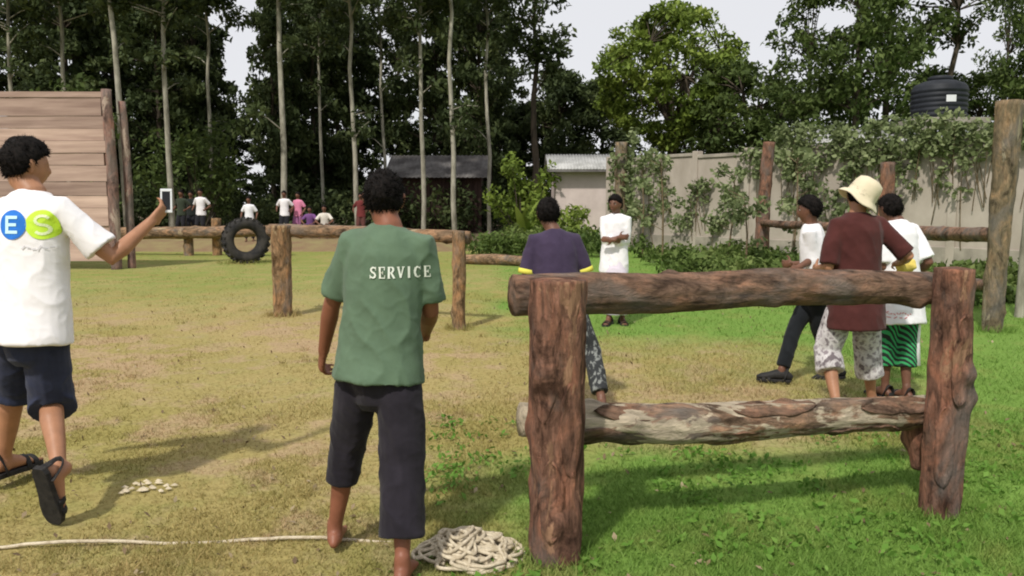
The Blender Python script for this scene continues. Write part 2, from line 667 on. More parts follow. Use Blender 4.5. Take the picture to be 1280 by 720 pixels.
# bare soil under the trees, past the far edge of the field
fv, ff = [], []
XS = [-70 + 2.0 * i for i in range(71)]
for x in XS:
    e = 30.5 + 1.0 * math.sin(x * 0.31) + 0.5 * math.sin(x * 0.9)
    for k, (yy, zz) in enumerate(((e, -0.03), (e + 0.6, 0.06), (e + 8, 0.12), (110, 0.1))):
        fv.append((x, yy, zz + 0.04 * noise.noise(Vector((x * 0.4, yy, 5))) * (k > 0)))
for i in range(len(XS) - 1):
    for k in range(3):
        ff.append((i * 4 + k, (i + 1) * 4 + k, (i + 1) * 4 + k + 1, i * 4 + k + 1))
o = MB().add(fv, ff).build('forest_floor', M['litter'])
o['kind'] = 'structure'

# low earth bank where the onlookers stand
bv, bf = [], []
XB = [-22 + 0.5 * i for i in range(43)]
prof = ((24.2, -0.04), (24.8, 0.10), (25.6, 0.26), (26.6, 0.31), (29.5, 0.30), (30.6, 0.12), (31.2, -0.05))
for x in XB:
    fade = min(1, max(0, (-0.8 - x) / 2.0))
    for (yy, zz) in prof:
        bv.append((x, yy + 0.3 * noise.noise(Vector((x * 0.5, yy, 1))), (zz + 0.05) * fade - 0.05 + 0.06 * noise.noise(Vector((x * 1.1, yy * 1.1, 2))) * fade))
nb = len(prof)
for i in range(len(XB) - 1):
    for k in range(nb - 1):
        bf.append((i * nb + k, (i + 1) * nb + k, (i + 1) * nb + k + 1, i * nb + k + 1))
o = MB().add(bv, bf).build('earth_bank', M['bund'])
o['kind'] = 'structure'

# ------------------------------------------------------------------ turf
def gnoise(x, y, s, o):
    return np.array([noise.noise(Vector((a * s + o, b * s, 4.4))) for a, b in zip(x, y)])


tcx0 = gx(308, 19.9)
NB = 330000
u = rng.uniform(0, 1, NB)
y0, y1 = 2.3, 26.0
Yb = 1 / (1 / y0 - u * (1 / y0 - 1 / y1))            # thinner with distance
Xb = rng.uniform(-1, 1, NB) * (0.80 * Yb + 0.9)
den = gnoise(Xb, Yb, 1.5, 3.0) + 0.6 * gnoise(Xb, Yb, 4.0, 9.0)
greenish = 1 / (1 + np.exp(-(Xb - 0.1) * 2.2))
keep = rng.uniform(0, 1, NB) < np.clip(0.50 + 0.9 * den + 0.45 * greenish, 0.14, 1)
Xb, Yb, den, greenish = Xb[keep], Yb[keep], den[keep], greenish[keep]
n = len(Xb)
h = (0.014 + 0.016 * rng.uniform(0, 1, n) ** 2 + 0.022 * greenish * rng.uniform(0.2, 1, n) + 0.012 * np.clip(den, 0, 1)) * (1 + 0.01 * Yb)
w = (0.0022 + 0.0016 * rng.uniform(0, 1, n)) * (1 + 0.09 * np.clip(Yb - 3, 0, 30))
a = rng.uniform(0, 2 * np.pi, n)
ln = rng.uniform(0.3, 1.3, n) * h
la = rng.uniform(0, 2 * np.pi, n)
Zb = 0.02 * gnoise(Xb, Yb, 0.5, 0.0) * 0 - 0.012
base = np.stack([Xb, Yb, Zb + 0 * Xb], 1)
zg = np.array([gz(p, q) for p, q in zip(Xb, Yb)])
base[:, 2] = zg - 0.003
dx = np.stack([np.cos(a) * w, np.sin(a) * w, 0 * w], 1)
tip = base + np.stack([np.cos(la) * ln, np.sin(la) * ln, h], 1)
me = quads_mesh('grass', np.stack([base - dx, base + dx, tip], 1), n, rng.uniform(0, 1, n), tri=True)
o = put('grass', me, M['blades'], smooth=False)
o['kind'] = 'stuff'
tag(o, 'short worn turf covering the open field', 'grass')

# longer grass left standing round the posts, and scattered taller tufts
tx_, ty2, th_ = [], [], []
for (cx_, cy_, rad_, cnt, hh_) in [(gx(694, 3.23), 3.23, .16, 420, .085), (gx(1173, 3.76), 3.76, .15, 380, .085), (gx(354, 10.5), 10.5, .2, 260, .12), (gx(574, 9.5), 9.5, .15, 200, .1),
                                   (5.68, 9.37, .2, 260, .13), (tcx0, 19.9, .6, 300, .14)]:
    a_ = rng.uniform(0, 6.28, cnt)
    r_ = rad_ * (.55 + .75 * rng.uniform(0, 1, cnt))
    tx_.append(cx_ + r_ * np.cos(a_))
    ty2.append(cy_ + r_ * np.sin(a_))
    th_.append(hh_ * rng.uniform(.35, 1, cnt))
for k in range(900):
    yy = 2.6 + 10 * random.random() ** 1.6
    xx = random.uniform(-1, 1) * (.8 * yy + .6)
    if noise.noise(Vector((xx * .8, yy * .8, 2))) < random.uniform(-.1, .5):
        continue
    c_ = random.randint(8, 22)
    tx_.append(rng.normal(xx, .03, c_))
    ty2.append(rng.normal(yy, .03, c_))
    th_.append(rng.uniform(.025, .065, c_))
tx_, ty2, th_ = np.concatenate(tx_), np.concatenate(ty2), np.concatenate(th_)
n = len(tx_)
base = np.stack([tx_, ty2, np.array([gz(p, q) for p, q in zip(tx_, ty2)]) - .003], 1)
a = rng.uniform(0, 6.28, n)
la = rng.uniform(0, 6.28, n)
ww_ = (.0024 + .0012 * rng.uniform(0, 1, n)) * (1 + .08 * np.clip(ty2 - 3, 0, 30))
dx = np.stack([np.cos(a) * ww_, np.sin(a) * ww_, 0 * a], 1)
tip = base + np.stack([np.cos(la) * th_ * .6, np.sin(la) * th_ * .6, th_], 1)
o = put('tall_grass', quads_mesh('tall_grass', np.stack([base - dx, base + dx, tip], 1), n, rng.uniform(0, 1, n), tri=True), M['blades'], smooth=False)
o['kind'] = 'stuff'
tag(o, 'longer grass blades in tufts and round the post feet', 'grass')
# dry leaves and bits on the ground
n = 1500
yy = 2.6 + 9.5 * rng.uniform(0, 1, n) ** 1.7
xx = rng.uniform(-1, 1, n) * (.8 * yy + .6)
cl = np.column_stack([xx, yy, np.array([gz(p, q) for p, q in zip(xx, yy)]) + rng.uniform(.008, .022, n)])
o = put('dry_litter', leaf_mesh('dry_litter', cl, .034, up=3.0, aspect=.5), leafmat('dry_leaf', (.06, .04, .025), (.20, .14, .08), (.50, .42, .28), .1), smooth=False)
o['kind'] = 'stuff'
tag(o, 'dry leaves and bits scattered over the turf', 'litter')

# broad-leaved weeds in the green corner around the near log hurdle
cl = []
for k in range(1500):
    x, y = random.uniform(-.5, 4.6), random.uniform(2.4, 5.4)
    if random.random() > 0.30 + 1.2 * noise.noise(Vector((x * 1.5, y * 1.5, 8))):
        continue
    m_ = random.randint(5, 14)
    pts = np.column_stack([rng.normal(x, 0.045, m_), rng.normal(y, 0.045, m_), rng.uniform(0.006, 0.04, m_)])
    cl.append(pts)
cl = np.concatenate(cl)
me = leaf_mesh('weeds', cl, 0.040, up=1.2, aspect=0.55)
o = put('weeds', me, leafmat('weed_leaf', (0.075, 0.17, 0.024), (0.13, 0.26, 0.040), (0.23, 0.37, 0.085)), smooth=False)
o['kind'] = 'stuff'
tag(o, 'low broad-leaved weeds among the green turf', 'weeds')

# ================================================================== TREES
TALL, DENSE = [], []


def curve_pts(p0, p1, k=6, wob=0.15, seed=0):
    p0, p1 = Vector(p0), Vector(p1)
    return [p0.lerp(p1, i / k) + Vector((noise.noise(Vector((i * 0.7, seed, 1))), noise.noise(Vector((i * 0.7, seed, 5))), 0)) * wob * (i > 0) for i in range(k + 1)]


def tall_tree(seed, H=15.0, clear=8.6, r0=0.098, nb=26, leafs=70):
    """slender pole with a high crown"""
    random.seed(seed)
    tm, cen = MB(), []
    path = curve_pts((0, 0, -0.1), (random.uniform(-.2, .2), 0, H), 9, 0.22, seed)
    tm.add(*loft(path, [r0 * (1.15 - 0.085 * i) for i in range(10)], n=8))
    for k in range(nb):
        z = random.uniform(clear, H)
        if k < 3:
            z = random.uniform(4.0, clear)
        t = z / H * 9
        i = min(8, int(t))
        b = path[i].lerp(path[i + 1], t - i)
        az = random.uniform(0, 6.28)
        L = random.uniform(0.9, 2.3) * (1 if k >= 3 else 0.5)
        e = b + Vector((math.cos(az) * L, math.sin(az) * L, random.uniform(0.1, 0.9)))
        tm.add(*loft([b, b.lerp(e, 0.5) + Vector((0, 0, 0.1)), e], [0.03, 0.02, 0.01], n=5))
        for q in range(3 if k >= 3 else 1):
            c = b.lerp(e, random.uniform(0.5, 1.1))
            cen.append(ball(leafs, (0.75, 0.75, 0.5)) * random.uniform(0.6, 1.1) + np.array(c))
    return tm.mesh('trunk'), leaf_mesh('crown', np.concatenate(cen), 0.26, up=0.7)


def dense_tree(seed, H=13.0, rx=2.6, z0=0.8, n=90, per=75, size=0.30, lobes=1.0):
    """full crown from near the ground"""
    random.seed(seed)
    tm, cen = MB(), []
    path = curve_pts((0, 0, -0.1), (0, 0, H * 0.85), 8, 0.3, seed)
    tm.add(*loft(path, [0.2 * (1.1 - 0.11 * i) for i in range(9)], n=8))
    for k in range(n):
        z = z0 + (H - z0) * random.random()
        prof_ = math.sin(math.pi * min(1, max(0.06, (z - z0 + 0.6) / (H - z0 + 0.9)))) ** 0.6
        az = random.uniform(0, 6.28)
        rr = rx * prof_ * math.sqrt(random.random()) * random.uniform(0.7, 1.12)
        c = Vector((math.cos(az) * rr, math.sin(az) * rr, z))
        i = min(7, int(z / (H * 0.85) * 8))
        tm.add(*loft([path[i], path[i].lerp(c, 0.6) + Vector((0, 0, 0.15)), c], [0.035, 0.022, 0.01], n=4))
        cen.append(ball(per, (0.8, 0.8, 0.55)) * random.uniform(0.6, 1.15) * lobes + np.array(c))
    return tm.mesh('trunk'), leaf_mesh('crown', np.concatenate(cen), size, up=0.6)


def plant_tree(name, meshes, label, cat, group, x, y, s=1.0, rz=0.0, sx=None, bark_=None, leaf=None, lean=0.0):
    t = thing(name, label, cat, (x, y, 0), group)
    for nm, me, mt in (('trunk', meshes[0], bark_), ('crown', meshes[1], leaf)):
        if not me.materials:
            me.materials.append(mt)
            if nm == 'trunk':
                me.polygons.foreach_set('use_smooth', np.ones(len(me.polygons), bool))
        o = bpy.data.objects.new(nm, me)
        COL.objects.link(o)
        o.parent = t
    t.scale = (sx or s, sx or s, s)
    t.rotation_euler = (0, lean, rz)
    return t


tall_v = [tall_tree(k, H=14.5 + k, clear=8.2 + 0.4 * k) for k in range(3)]
# (photo x of the bole, distance, width factor)
for i, (px, Y, s) in enumerate([(27, 33, .95), (92, 34, 1.0), (161, 30, 1.15), (215, 31, 1.08), (268, 36, .9), (357, 31, 1.15),
                                (404, 38, .8), (448, 33, 1.0), (483, 41, .85), (529, 32, .95), (569, 31, .95), (612, 36, .9)]):
    lab = 'slender pale-trunked tree ' + ['rising behind the plank wall, well away from its end posts', 'rising behind the plank wall near its end posts',
                                          'standing just beside the end posts of the plank wall', 'standing behind the raised phone',
                                          'beside the yellowish shrub, behind the onlooker in white and black', 'directly behind the onlooker above the hurdle post',
                                          'behind the seated onlooker in white', 'behind the onlooker in dark red', 'far back, just past the closed end of the hut',
                                          'in front of the hut, close to the man in green', 'in front of the middle of the hut', 'at the end of the hut, next to the green shrub'][i]
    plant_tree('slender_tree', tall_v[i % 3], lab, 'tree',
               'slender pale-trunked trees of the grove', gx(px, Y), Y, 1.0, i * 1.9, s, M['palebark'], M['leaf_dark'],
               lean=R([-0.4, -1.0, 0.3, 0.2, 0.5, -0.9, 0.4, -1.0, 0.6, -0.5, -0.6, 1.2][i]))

dense_v = [dense_tree(20 + k, H=13.5, rx=2.7, n=120, per=95, size=.36) for k in range(3)]
for i, (px, Y, s, sx) in enumerate([(40, 46, .80, .85), (95, 43, 1.05, 1.0), (150, 46, 1.1, 1.05), (205, 42, 1.0, .95), (250, 45, .95, .85),
                                    (345, 42, .98, .72), (395, 45, 1.1, .95), (440, 48, 1.05, .9), (500, 50, 1.0, .8), (545, 44, 1.05, .85),
                                    (600, 43, 1.02, .8), (70, 52, 1.2, 1.2), (130, 53, 1.25, 1.2), (190, 52, 1.2, 1.15), (240, 55, 1.1, 1.0), (372, 52, 1.15, .9), (425, 54, 1.2, 1.1), (575, 52, 1.2, 1.0), (625, 54, 1.0, .8), (294, 47, .50, .75), (-25, 44, .62, .9), (-90, 42, 1.0, 1.1)]):
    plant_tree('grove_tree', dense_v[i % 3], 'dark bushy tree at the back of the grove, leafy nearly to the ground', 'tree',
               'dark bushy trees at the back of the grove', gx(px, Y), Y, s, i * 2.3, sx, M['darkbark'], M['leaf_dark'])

# tall tree whose top hangs over the gap
tv = dense_tree(41, H=15, rx=2.0, z0=7.4, n=46, per=70, size=0.30)
plant_tree('overhanging_tree', tv, 'dark tall tree with a ragged crown next to the open sky, above the hut', 'tree', None,
           gx(668, 38), 38, 1.0, 0.4, None, M['darkbark'], M['leaf_dark'])
# dark trees behind the pink house
sv = dense_tree(45, H=9.0, rx=2.6, z0=1.0, n=110, per=90, size=0.32)
for i, (px, Y, s, sx) in enumerate([(655, 48, .80, .95), (700, 46, .98, .9), (752, 48, .94, 1.0)]):
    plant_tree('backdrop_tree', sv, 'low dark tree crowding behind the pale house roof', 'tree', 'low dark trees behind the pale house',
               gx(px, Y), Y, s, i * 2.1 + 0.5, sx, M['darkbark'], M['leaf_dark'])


# rounded sunlit tree
def round_tree(seed, H, rx, zc, rz_, n, per, size):
    random.seed(seed)
    tm, cen = MB(), []
    fork = Vector((0.1, 0, zc - rz_ * 0.75))
    tm.add(*loft(curve_pts((0, 0, -0.1), fork, 5, 0.2, seed), [0.3, .27, .25, .23, .21, .2], n=9))
    limbs = []
    for k in range(8):
        az = k * 0.785 + random.uniform(-.3, .3)
        e = Vector((math.cos(az) * rx * 0.6, math.sin(az) * rx * 0.6, zc + rz_ * random.uniform(-.2, .7)))
        pts = [fork, fork.lerp(e, 0.5) + Vector((0, 0, .3)), e]
        tm.add(*loft(pts, [.13, .09, .05], n=6))
        limbs.append(e)
    for k in range(n):
        d = Vector(rng.normal(size=3)).normalized()
        r = random.uniform(0.55, 1.0) ** 0.5 * random.uniform(0.86, 1.06)
        c = Vector((d.x * rx * r, d.y * rx * r, zc + d.z * rz_ * r))
        e = min(limbs, key=lambda q: (q - c).length)
        tm.add(*loft([e, e.lerp(c, .5) + Vector((0, 0, .1)), c], [.04, .025, .01], n=4))
        cen.append(ball(per, (.75, .75, .5)) * random.uniform(.6, 1.1) + np.array(c))
    return tm.mesh('trunk'), leaf_mesh('crown', np.concatenate(cen), size, up=.6)


rv = round_tree(5, 11, 3.7, 7.6, 3.5, 170, 95, 0.29)
plant_tree('rounded_tree', rv, 'rounded sunlit bright green tree with sky showing between its limbs, behind the wall', 'tree', None,
           gx(838, 40), 40, 1.0, 0.6, None, M['darkbark'], M['leaf_lit'])
rv2 = round_tree(9, 7, 2.4, 4.7, 2.5, 85, 90, 0.25)
for i, (px, Y, s, lab) in enumerate([(935, 37, 1.12, 'small fresh green tree between the rounded tree and the dark wall-side trees'),
                                     (868, 43, .9, 'lower green bushy tree tucked under the rounded sunlit tree')]):
    plant_tree('bushy_tree', rv2, lab, 'tree', None, gx(px, Y), Y, s, i * 2 + 1, None, M['darkbark'], M['leaf_mid'])
# dark trees behind the right part of the wall
wv = [dense_tree(60 + k, H=11.5, rx=2.5, z0=1.6, n=95, per=85, size=0.27) for k in range(2)]
wm = M['leaf_mid']
for i, (px, Y, s, sx, lab) in enumerate([
        (1003, 33, .84, .8, 'dark green tree at the edge of the wall-side trees, next to open sky'),
        (1062, 30, 1.0, .85, 'tall dark green tree over the creeper-covered wall'),
        (1100, 33, 1.15, .9, 'tall dark tree rising just behind the black water tank'),
        (1160, 34, .60, .9, 'low dark tree filling the space right behind the tank stand'),
        (1215, 33, .56, .8, 'low dark tree between the tank and the tall grey-brown fence post'),
        (1300, 31, 1.1, .85, 'dark tree with thin ragged foliage above the grey fence post'),
        (1245, 37, .95, .62, 'thin-topped dark tree between the water tank and the tall fence post')]):
    plant_tree('wall_side_tree', wv[i % 2], lab, 'tree', None, gx(px, Y), Y, s, i * 1.7, sx, M['darkbark'], M['leaf_mid'] if i < 2 else M['leaf_dark'])

hv = dense_tree(66, H=12, rx=3.2, z0=8.0, n=34, per=70, size=0.26)
hv[1].materials.append(M['leaf_dark'])
plant_tree('spreading_tree', hv, 'high spreading dark crown arching over the water tank with sky below it', 'tree', None,
           gx(1180, 32), 32, 1.0, .3, 1.0, M['darkbark'], M['leaf_dark'])


# undergrowth along the far edge of the field: one mass
def scatter_bushes(name, spots, size, mat, label, per=160):
    cen = []
    for (x, y, r, hh) in spots:
        c = ball(per, (r, r, hh / 2)) + np.array((x, y, hh / 2))
        cen.append(c[c[:, 2] > 0.02])
    o = put(name, leaf_mesh(name, np.concatenate(cen), size, up=.6), mat, smooth=False)
    o['kind'] = 'stuff'
    return tag(o, label, 'undergrowth')


random.seed(3)
scatter_bushes('undergrowth', [(gx(random.uniform(-60, 660), 38.5), random.uniform(35.5, 41), random.uniform(.8, 1.5), random.uniform(1.0, 3.0)) for _ in range(95)],
               .26, M['leaf_dark'], 'dark undergrowth filling the floor of the grove', 170)
scatter_bushes('roadside_weeds', [(gx(random.uniform(590, 760), 24), random.uniform(21.5, 27), random.uniform(.3, .7), random.uniform(.35, .85)) for _ in range(46)]
               + [(random.uniform(3.4, 6.6), random.uniform(14, 22), random.uniform(.25, .6), random.uniform(.25, .7)) for _ in range(50)]
               + [(random.uniform(6.0, 9.6), random.uniform(11.5, 16.5), random.uniform(.25, .5), random.uniform(.2, .5)) for _ in range(30)],
               .15, leafmat('roadside_leaf', (0.05, 0.085, 0.022), (0.11, 0.16, 0.04), (0.19, 0.23, 0.075)),
               'rank pale green weeds along the foot of the wall', 150)


# separate shrubs at the edge of the grove
def shrub(name, label, px, Y, r, hh, mat, size, nclump=14, per=120):
    x = gx(px, Y)
    t = thing(name, label, 'shrub', (x, Y, 0))
    random.seed(int(px))
    tm, cen = MB(), []
    for k in range(nclump):
        az, rr = random.uniform(0, 6.28), r * math.sqrt(random.random())
        c = Vector((x + math.cos(az) * rr, Y + math.sin(az) * rr, hh * random.uniform(.25, .95)))
        MB().add(*loft([(x + math.cos(az) * .1, Y + math.sin(az) * .1, 0), c.lerp(Vector((x, Y, 0)), .4), c], [.03, .02, .01], n=5)).build('stem', M['darkbark'], t)
        cen.append(ball(per, (r * .38, r * .38, hh * .2)) + np.array(c))
    put('foliage', leaf_mesh('foliage', np.concatenate(cen), size, up=.6), mat, t, smooth=False)
    return t


shrub('leafy_shrub', 'yellowish green leafy shrub between the pale trunks, above the onlookers', 250, 34, 2.1, 4.6, M['leaf_mid'], .26, 20)
shrub('leafy_shrub', 'dense green shrub right of the hut, beside the pale house', 652, 30, 1.2, 3.0, M['leaf_lit'], .24, 16, 90)
shrub('leafy_shrub', 'sprawling low shrub in front of the pink house wall', 700, 26.5, 1.0, 1.35, M['leaf_lit'], .18, 12, 90)
shrub('leafy_shrub', 'brown-green bush showing over the top of the plank wall', 105, 29, 1.2, 5.4, M['leaf_mid'], .24, 14, 90)


# arching long-leaved plant
def blade_plant(name, label, px, Y, nl, L):
    x = gx(px, Y)
    t = thing(name, label, 'plant', (x, Y, 0))
    random.seed(int(px) + 5)
    for k in range(nl):
        az, le = random.uniform(0, 6.28), L * random.uniform(.6, 1)
        spread = random.uniform(.15, .6) * le
        v, f = [], []
        for i in range(7):
            s = i / 6
            c = Vector((x + math.cos(az) * spread * s ** 1.4, Y + math.sin(az) * spread * s ** 1.4, le * (s - .32 * s * s)))
            ww = .13 * math.sin(math.pi * min(.97, s * .9 + .08)) + .01
            side = Vector((-math.sin(az), math.cos(az), 0)) * ww
            v += [c - side, c - Vector((0, 0, ww * .3)), c + side]
        for i in range(6):
            for q in range(2):
                f.append((i * 3 + q, i * 3 + q + 1, i * 3 + q + 4, i * 3 + q + 3))
        me = MB().add(v, f).mesh('leaf')
        add_rnd(me, [random.uniform(.4, 1)] * len(me.polygons))
        put('leaf', me, M['leaf_lit'], t)
    return t


blade_plant('long_leaved_plant', 'upright plant with long light green leaves near the hut', 655, 27.5, 13, 2.4)
blade_plant('long_leaved_plant', 'smaller long-leaved plant against the pale house wall', 690, 28, 9, 1.7)

# ================================================================== BUILDINGS AND WALLS
# boundary wall running from the house towards the right, panel by panel
W0, W1 = Vector((3.4, 27.8, 0)), Vector((13.6, 13.9, 0))
wd = (W1 - W0).normalized()
wn = Vector((wd.y, -wd.x, 0))
wrot = Matrix.Rotation(math.atan2(wd.y, wd.x), 3, 'Z')
wall = thing('boundary_wall', 'long grey plastered boundary wall, partly overgrown by creeper', 'wall', W0)
npan = 9
plen = (W1 - W0).length / npan
for k in range(npan):
    c = W0 + wd * (plen * (k + .5))
    hh = 2.86 + .04 * math.sin(k * 2.1)
    MB().box(c + Vector((0, 0, hh / 2 - .05)), (plen - .035, .16, hh + .1), wrot).build('panel', M['wall'], wall, smooth=False, bevel=.012)
    MB().box(c + Vector((0, 0, hh + .055)), (plen - .012, .25, .10), wrot).build('coping', M['wall_cap'], wall, smooth=False, bevel=.015)
    MB().box(c + Vector((0, 0, .22)) - wn * 0, (plen - .02, .26, .5), wrot).build('plinth', M['wall_cap'], wall, smooth=False, bevel=.015)
for k in range(npan + 1):
    c = W0 + wd * (plen * k)
    MB().box(c + Vector((0, 0, 1.5)), (.2, .27, 3.1), wrot).build('pier', M['wall'], wall, smooth=False, bevel=.015)

# creepers on the wall
def creeper(name, label, spans, seed):
    random.seed(seed)
    t = thing(name, label, 'creeper', W0 + wd * spans[0][0])
    tm, cen = MB(), []
    front = -wn if wn.y > 0 else wn
    for (s0, s1, z0, z1, ncl) in spans:
        for k in range(ncl):
            s = random.uniform(s0, s1)
            z = random.uniform(z0, z1)
            c = W0 + wd * s + front * random.uniform(.14, .34) + Vector((0, 0, z))
            cen.append(ball(random.randint(14, 34), (.26, .16, .22)) + np.array(c))
            if k % 4 == 0:
                b = W0 + wd * (s + random.uniform(-.3, .3)) + front * .14 + Vector((0, 0, max(0, z - 1.3)))
                MB().add(*loft([b, b.lerp(c, .5) + front * .03, c], [.012, .01, .006], n=5)).build('stem', M['vinestem'], t)
    cen = np.concatenate(cen)
    # keep the foliage on the near side of the wall face or above its top
    rel = (cen - np.array(W0)) @ np.array(front)
    cen = cen[(rel > .1) | (cen[:, 2] > 2.95)]
    put('foliage', leaf_mesh('foliage', cen, .135, up=.3, aspect=.75), M['leaf_vine'], t, smooth=False)


# s along the wall: about 6 m near photo x=960, 9 m near 1080, 12 m near 1190
creeper('wall_creeper', 'thick creeper hanging over the wall top beneath the water tank', [(6.6, 13.4, 2.55, 3.5, 150), (7.0, 12.0, 1.7, 2.8, 50), (7.2, 10.4, .9, 1.8, 22)], 2)
creeper('wall_creeper', 'loose trails of creeper on the plain stretch of wall near the house', [(.6, 2.9, .7, 2.9, 26), (3.2, 5.6, .6, 2.2, 24), (1.0, 2.0, 1.0, 2.8, 14), (5.6, 6.6, 2.3, 3.0, 12)], 3)

# pale house at the far end of the wall
hx0, hx1, hy = gx(694, 30), gx(772, 30), 30.0
house = thing('pale_house', 'small pinkish plastered house with a tin roof beside the boundary wall', 'house', ((hx0 + hx1) / 2, hy, 0))
MB().box(((hx0 + hx1) / 2, hy + 1.6, 1.35), (hx1 - hx0, 3.2, 2.9)).build('wall', M['housewall'], house, smooth=False, bevel=.02)
rm = MB()
nc = 26
for side in (0, 1):
    v, f = [], []
    for i in range(nc * 4 + 1):
        x = hx0 - .3 + (hx1 - hx0 + .75) * i / (nc * 4)
        zc = .016 * math.cos(i * math.pi / 2)
        if side == 0:
            v += [(x, hy - .45, 2.72 + zc), (x, hy + 1.6, 3.36 + zc)]
        else:
            v += [(x, hy + 1.6, 3.36 + zc), (x, hy + 3.6, 2.72 + zc)]
    for i in range(nc * 4):
        f.append((2 * i, 2 * i + 2, 2 * i + 3, 2 * i + 1))
    rm.add(v, f)
roof = rm.build('roof', M['tin'], house)
s = roof.modifiers.new('thick', 'SOLIDIFY')
s.thickness = .02
MB().box(((hx0 + hx1) / 2, hy - .42, 2.66), (hx1 - hx0 + .7, .05, .1)).build('eaves_board', M['tin_dark'], roof, smooth=False)

# tin lean-to roof behind the wall
lx, ly = gx(1068, 22.4), 22.4
shed = thing('lean_to_shed', 'low shed with a pale tin roof just behind the creeper-covered wall', 'shed', (lx, ly, 0))
MB().box((lx, ly + 1.0, 1.5), (2.4, 1.6, 3.05)).build('wall', M['concrete'], shed, smooth=False)
v, f = [], []
for i in range(73):
    x = lx - 1.45 + 2.9 * i / 72
    zc = .016 * math.cos(i * math.pi / 2)
    v += [(x, ly - .1, 3.14 + zc), (x, ly + 2.1, 3.68 + zc)]
for i in range(72):
    f.append((2 * i, 2 * i + 2, 2 * i + 3, 2 * i + 1))
rf = MB().add(v, f).build('roof', M['tin'], shed)
rf.modifiers.new('thick', 'SOLIDIFY').thickness = .02

# dark hut in the grove
hx, hyy = gx(548, 37), 37.0
hut = thing('dark_hut', 'dark boarded hut with a grey tin roof among the grove trunks', 'hut', (hx, hyy, 0))
HW = 4.0
for k in range(22):
    x = hx - HW / 2 + HW * (k + .5) / 22
    if 9 <= k <= 11:
        continue
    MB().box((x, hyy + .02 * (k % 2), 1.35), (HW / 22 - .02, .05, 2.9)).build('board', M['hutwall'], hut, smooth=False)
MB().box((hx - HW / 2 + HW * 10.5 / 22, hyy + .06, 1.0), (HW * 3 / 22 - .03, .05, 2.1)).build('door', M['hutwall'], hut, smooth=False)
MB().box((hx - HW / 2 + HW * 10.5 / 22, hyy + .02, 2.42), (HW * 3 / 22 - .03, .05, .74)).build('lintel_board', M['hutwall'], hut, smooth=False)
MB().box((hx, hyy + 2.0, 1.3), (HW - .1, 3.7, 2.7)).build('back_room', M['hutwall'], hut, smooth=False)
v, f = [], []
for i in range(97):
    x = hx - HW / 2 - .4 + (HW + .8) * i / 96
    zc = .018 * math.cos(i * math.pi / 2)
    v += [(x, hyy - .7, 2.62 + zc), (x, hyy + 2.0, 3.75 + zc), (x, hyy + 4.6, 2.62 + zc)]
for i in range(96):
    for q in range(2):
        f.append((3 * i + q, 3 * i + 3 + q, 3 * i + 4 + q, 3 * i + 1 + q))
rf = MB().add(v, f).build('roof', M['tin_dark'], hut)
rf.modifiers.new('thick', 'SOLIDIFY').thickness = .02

# black water tank on its stand behind the wall
tx, ty = gx(1163, 23), 23.0
stand = thing('tank_stand', 'concrete stand on columns carrying the black water tank', 'stand', (tx, ty, 0))
for sx in (-1, 1):
    for sy in (-1, 1):
        MB().box((tx + sx * .75, ty + sy * .75, 1.75), (.25, .25, 3.8)).build('column', M['concrete'], stand, smooth=False, bevel=.02)
MB().box((tx, ty, 3.72), (1.9, 1.9, .16)).build('slab', M['concrete'], stand, smooth=False, bevel=.02)


def lathe(prof_, c, n=40):
    v, f = [], []
    for (r, z) in prof_:
        for k in range(n):
            a = 2 * math.pi * k / n
            v.append((c[0] + r * math.cos(a), c[1] + r * math.sin(a), c[2] + z))
    for i in range(len(prof_) - 1):
        for k in range(n):
            k2 = (k + 1) % n
            f.append((i * n + k, i * n + k2, (i + 1) * n + k2, (i + 1) * n + k))
    return v, f


tank = thing('water_tank', 'black ribbed plastic water tank with a small white label', 'water tank', (tx, ty, 3.80))
pr = [(.0, 0), (.78, 0), (.8, .03)]
for k in range(6):
    z = .06 + k * .135
    pr += [(.80, z), (.83, z + .03), (.83, z + .08), (.80, z + .115)]
pr += [(.80, .9), (.72, .99), (.5, 1.07), (.3, 1.11)]
pr = [(r_ * .89, z_) for r_, z_ in pr]
MB().add(*lathe(pr, (tx, ty, 3.80))).build('body', M['tank'], tank)
MB().add(*lathe([(.3, 1.1), (.32, 1.11), (.32, 1.19), (.25, 1.22), (0, 1.225)], (tx, ty, 3.80), 28)).build('lid', M['tank'], tank)
v, f = [], []
for i in range(9):
    a = R(-90 - 18 + 20 * i / 8 + 4)
    v += [(tx + .752 * math.cos(a), ty + .752 * math.sin(a), 4.24), (tx + .752 * math.cos(a), ty + .752 * math.sin(a), 4.42)]
for i in range(8):
    f.append((2 * i, 2 * i + 2, 2 * i + 3, 2 * i + 1))
MB().add(v, f).build('label_plate', M['label'], tank)

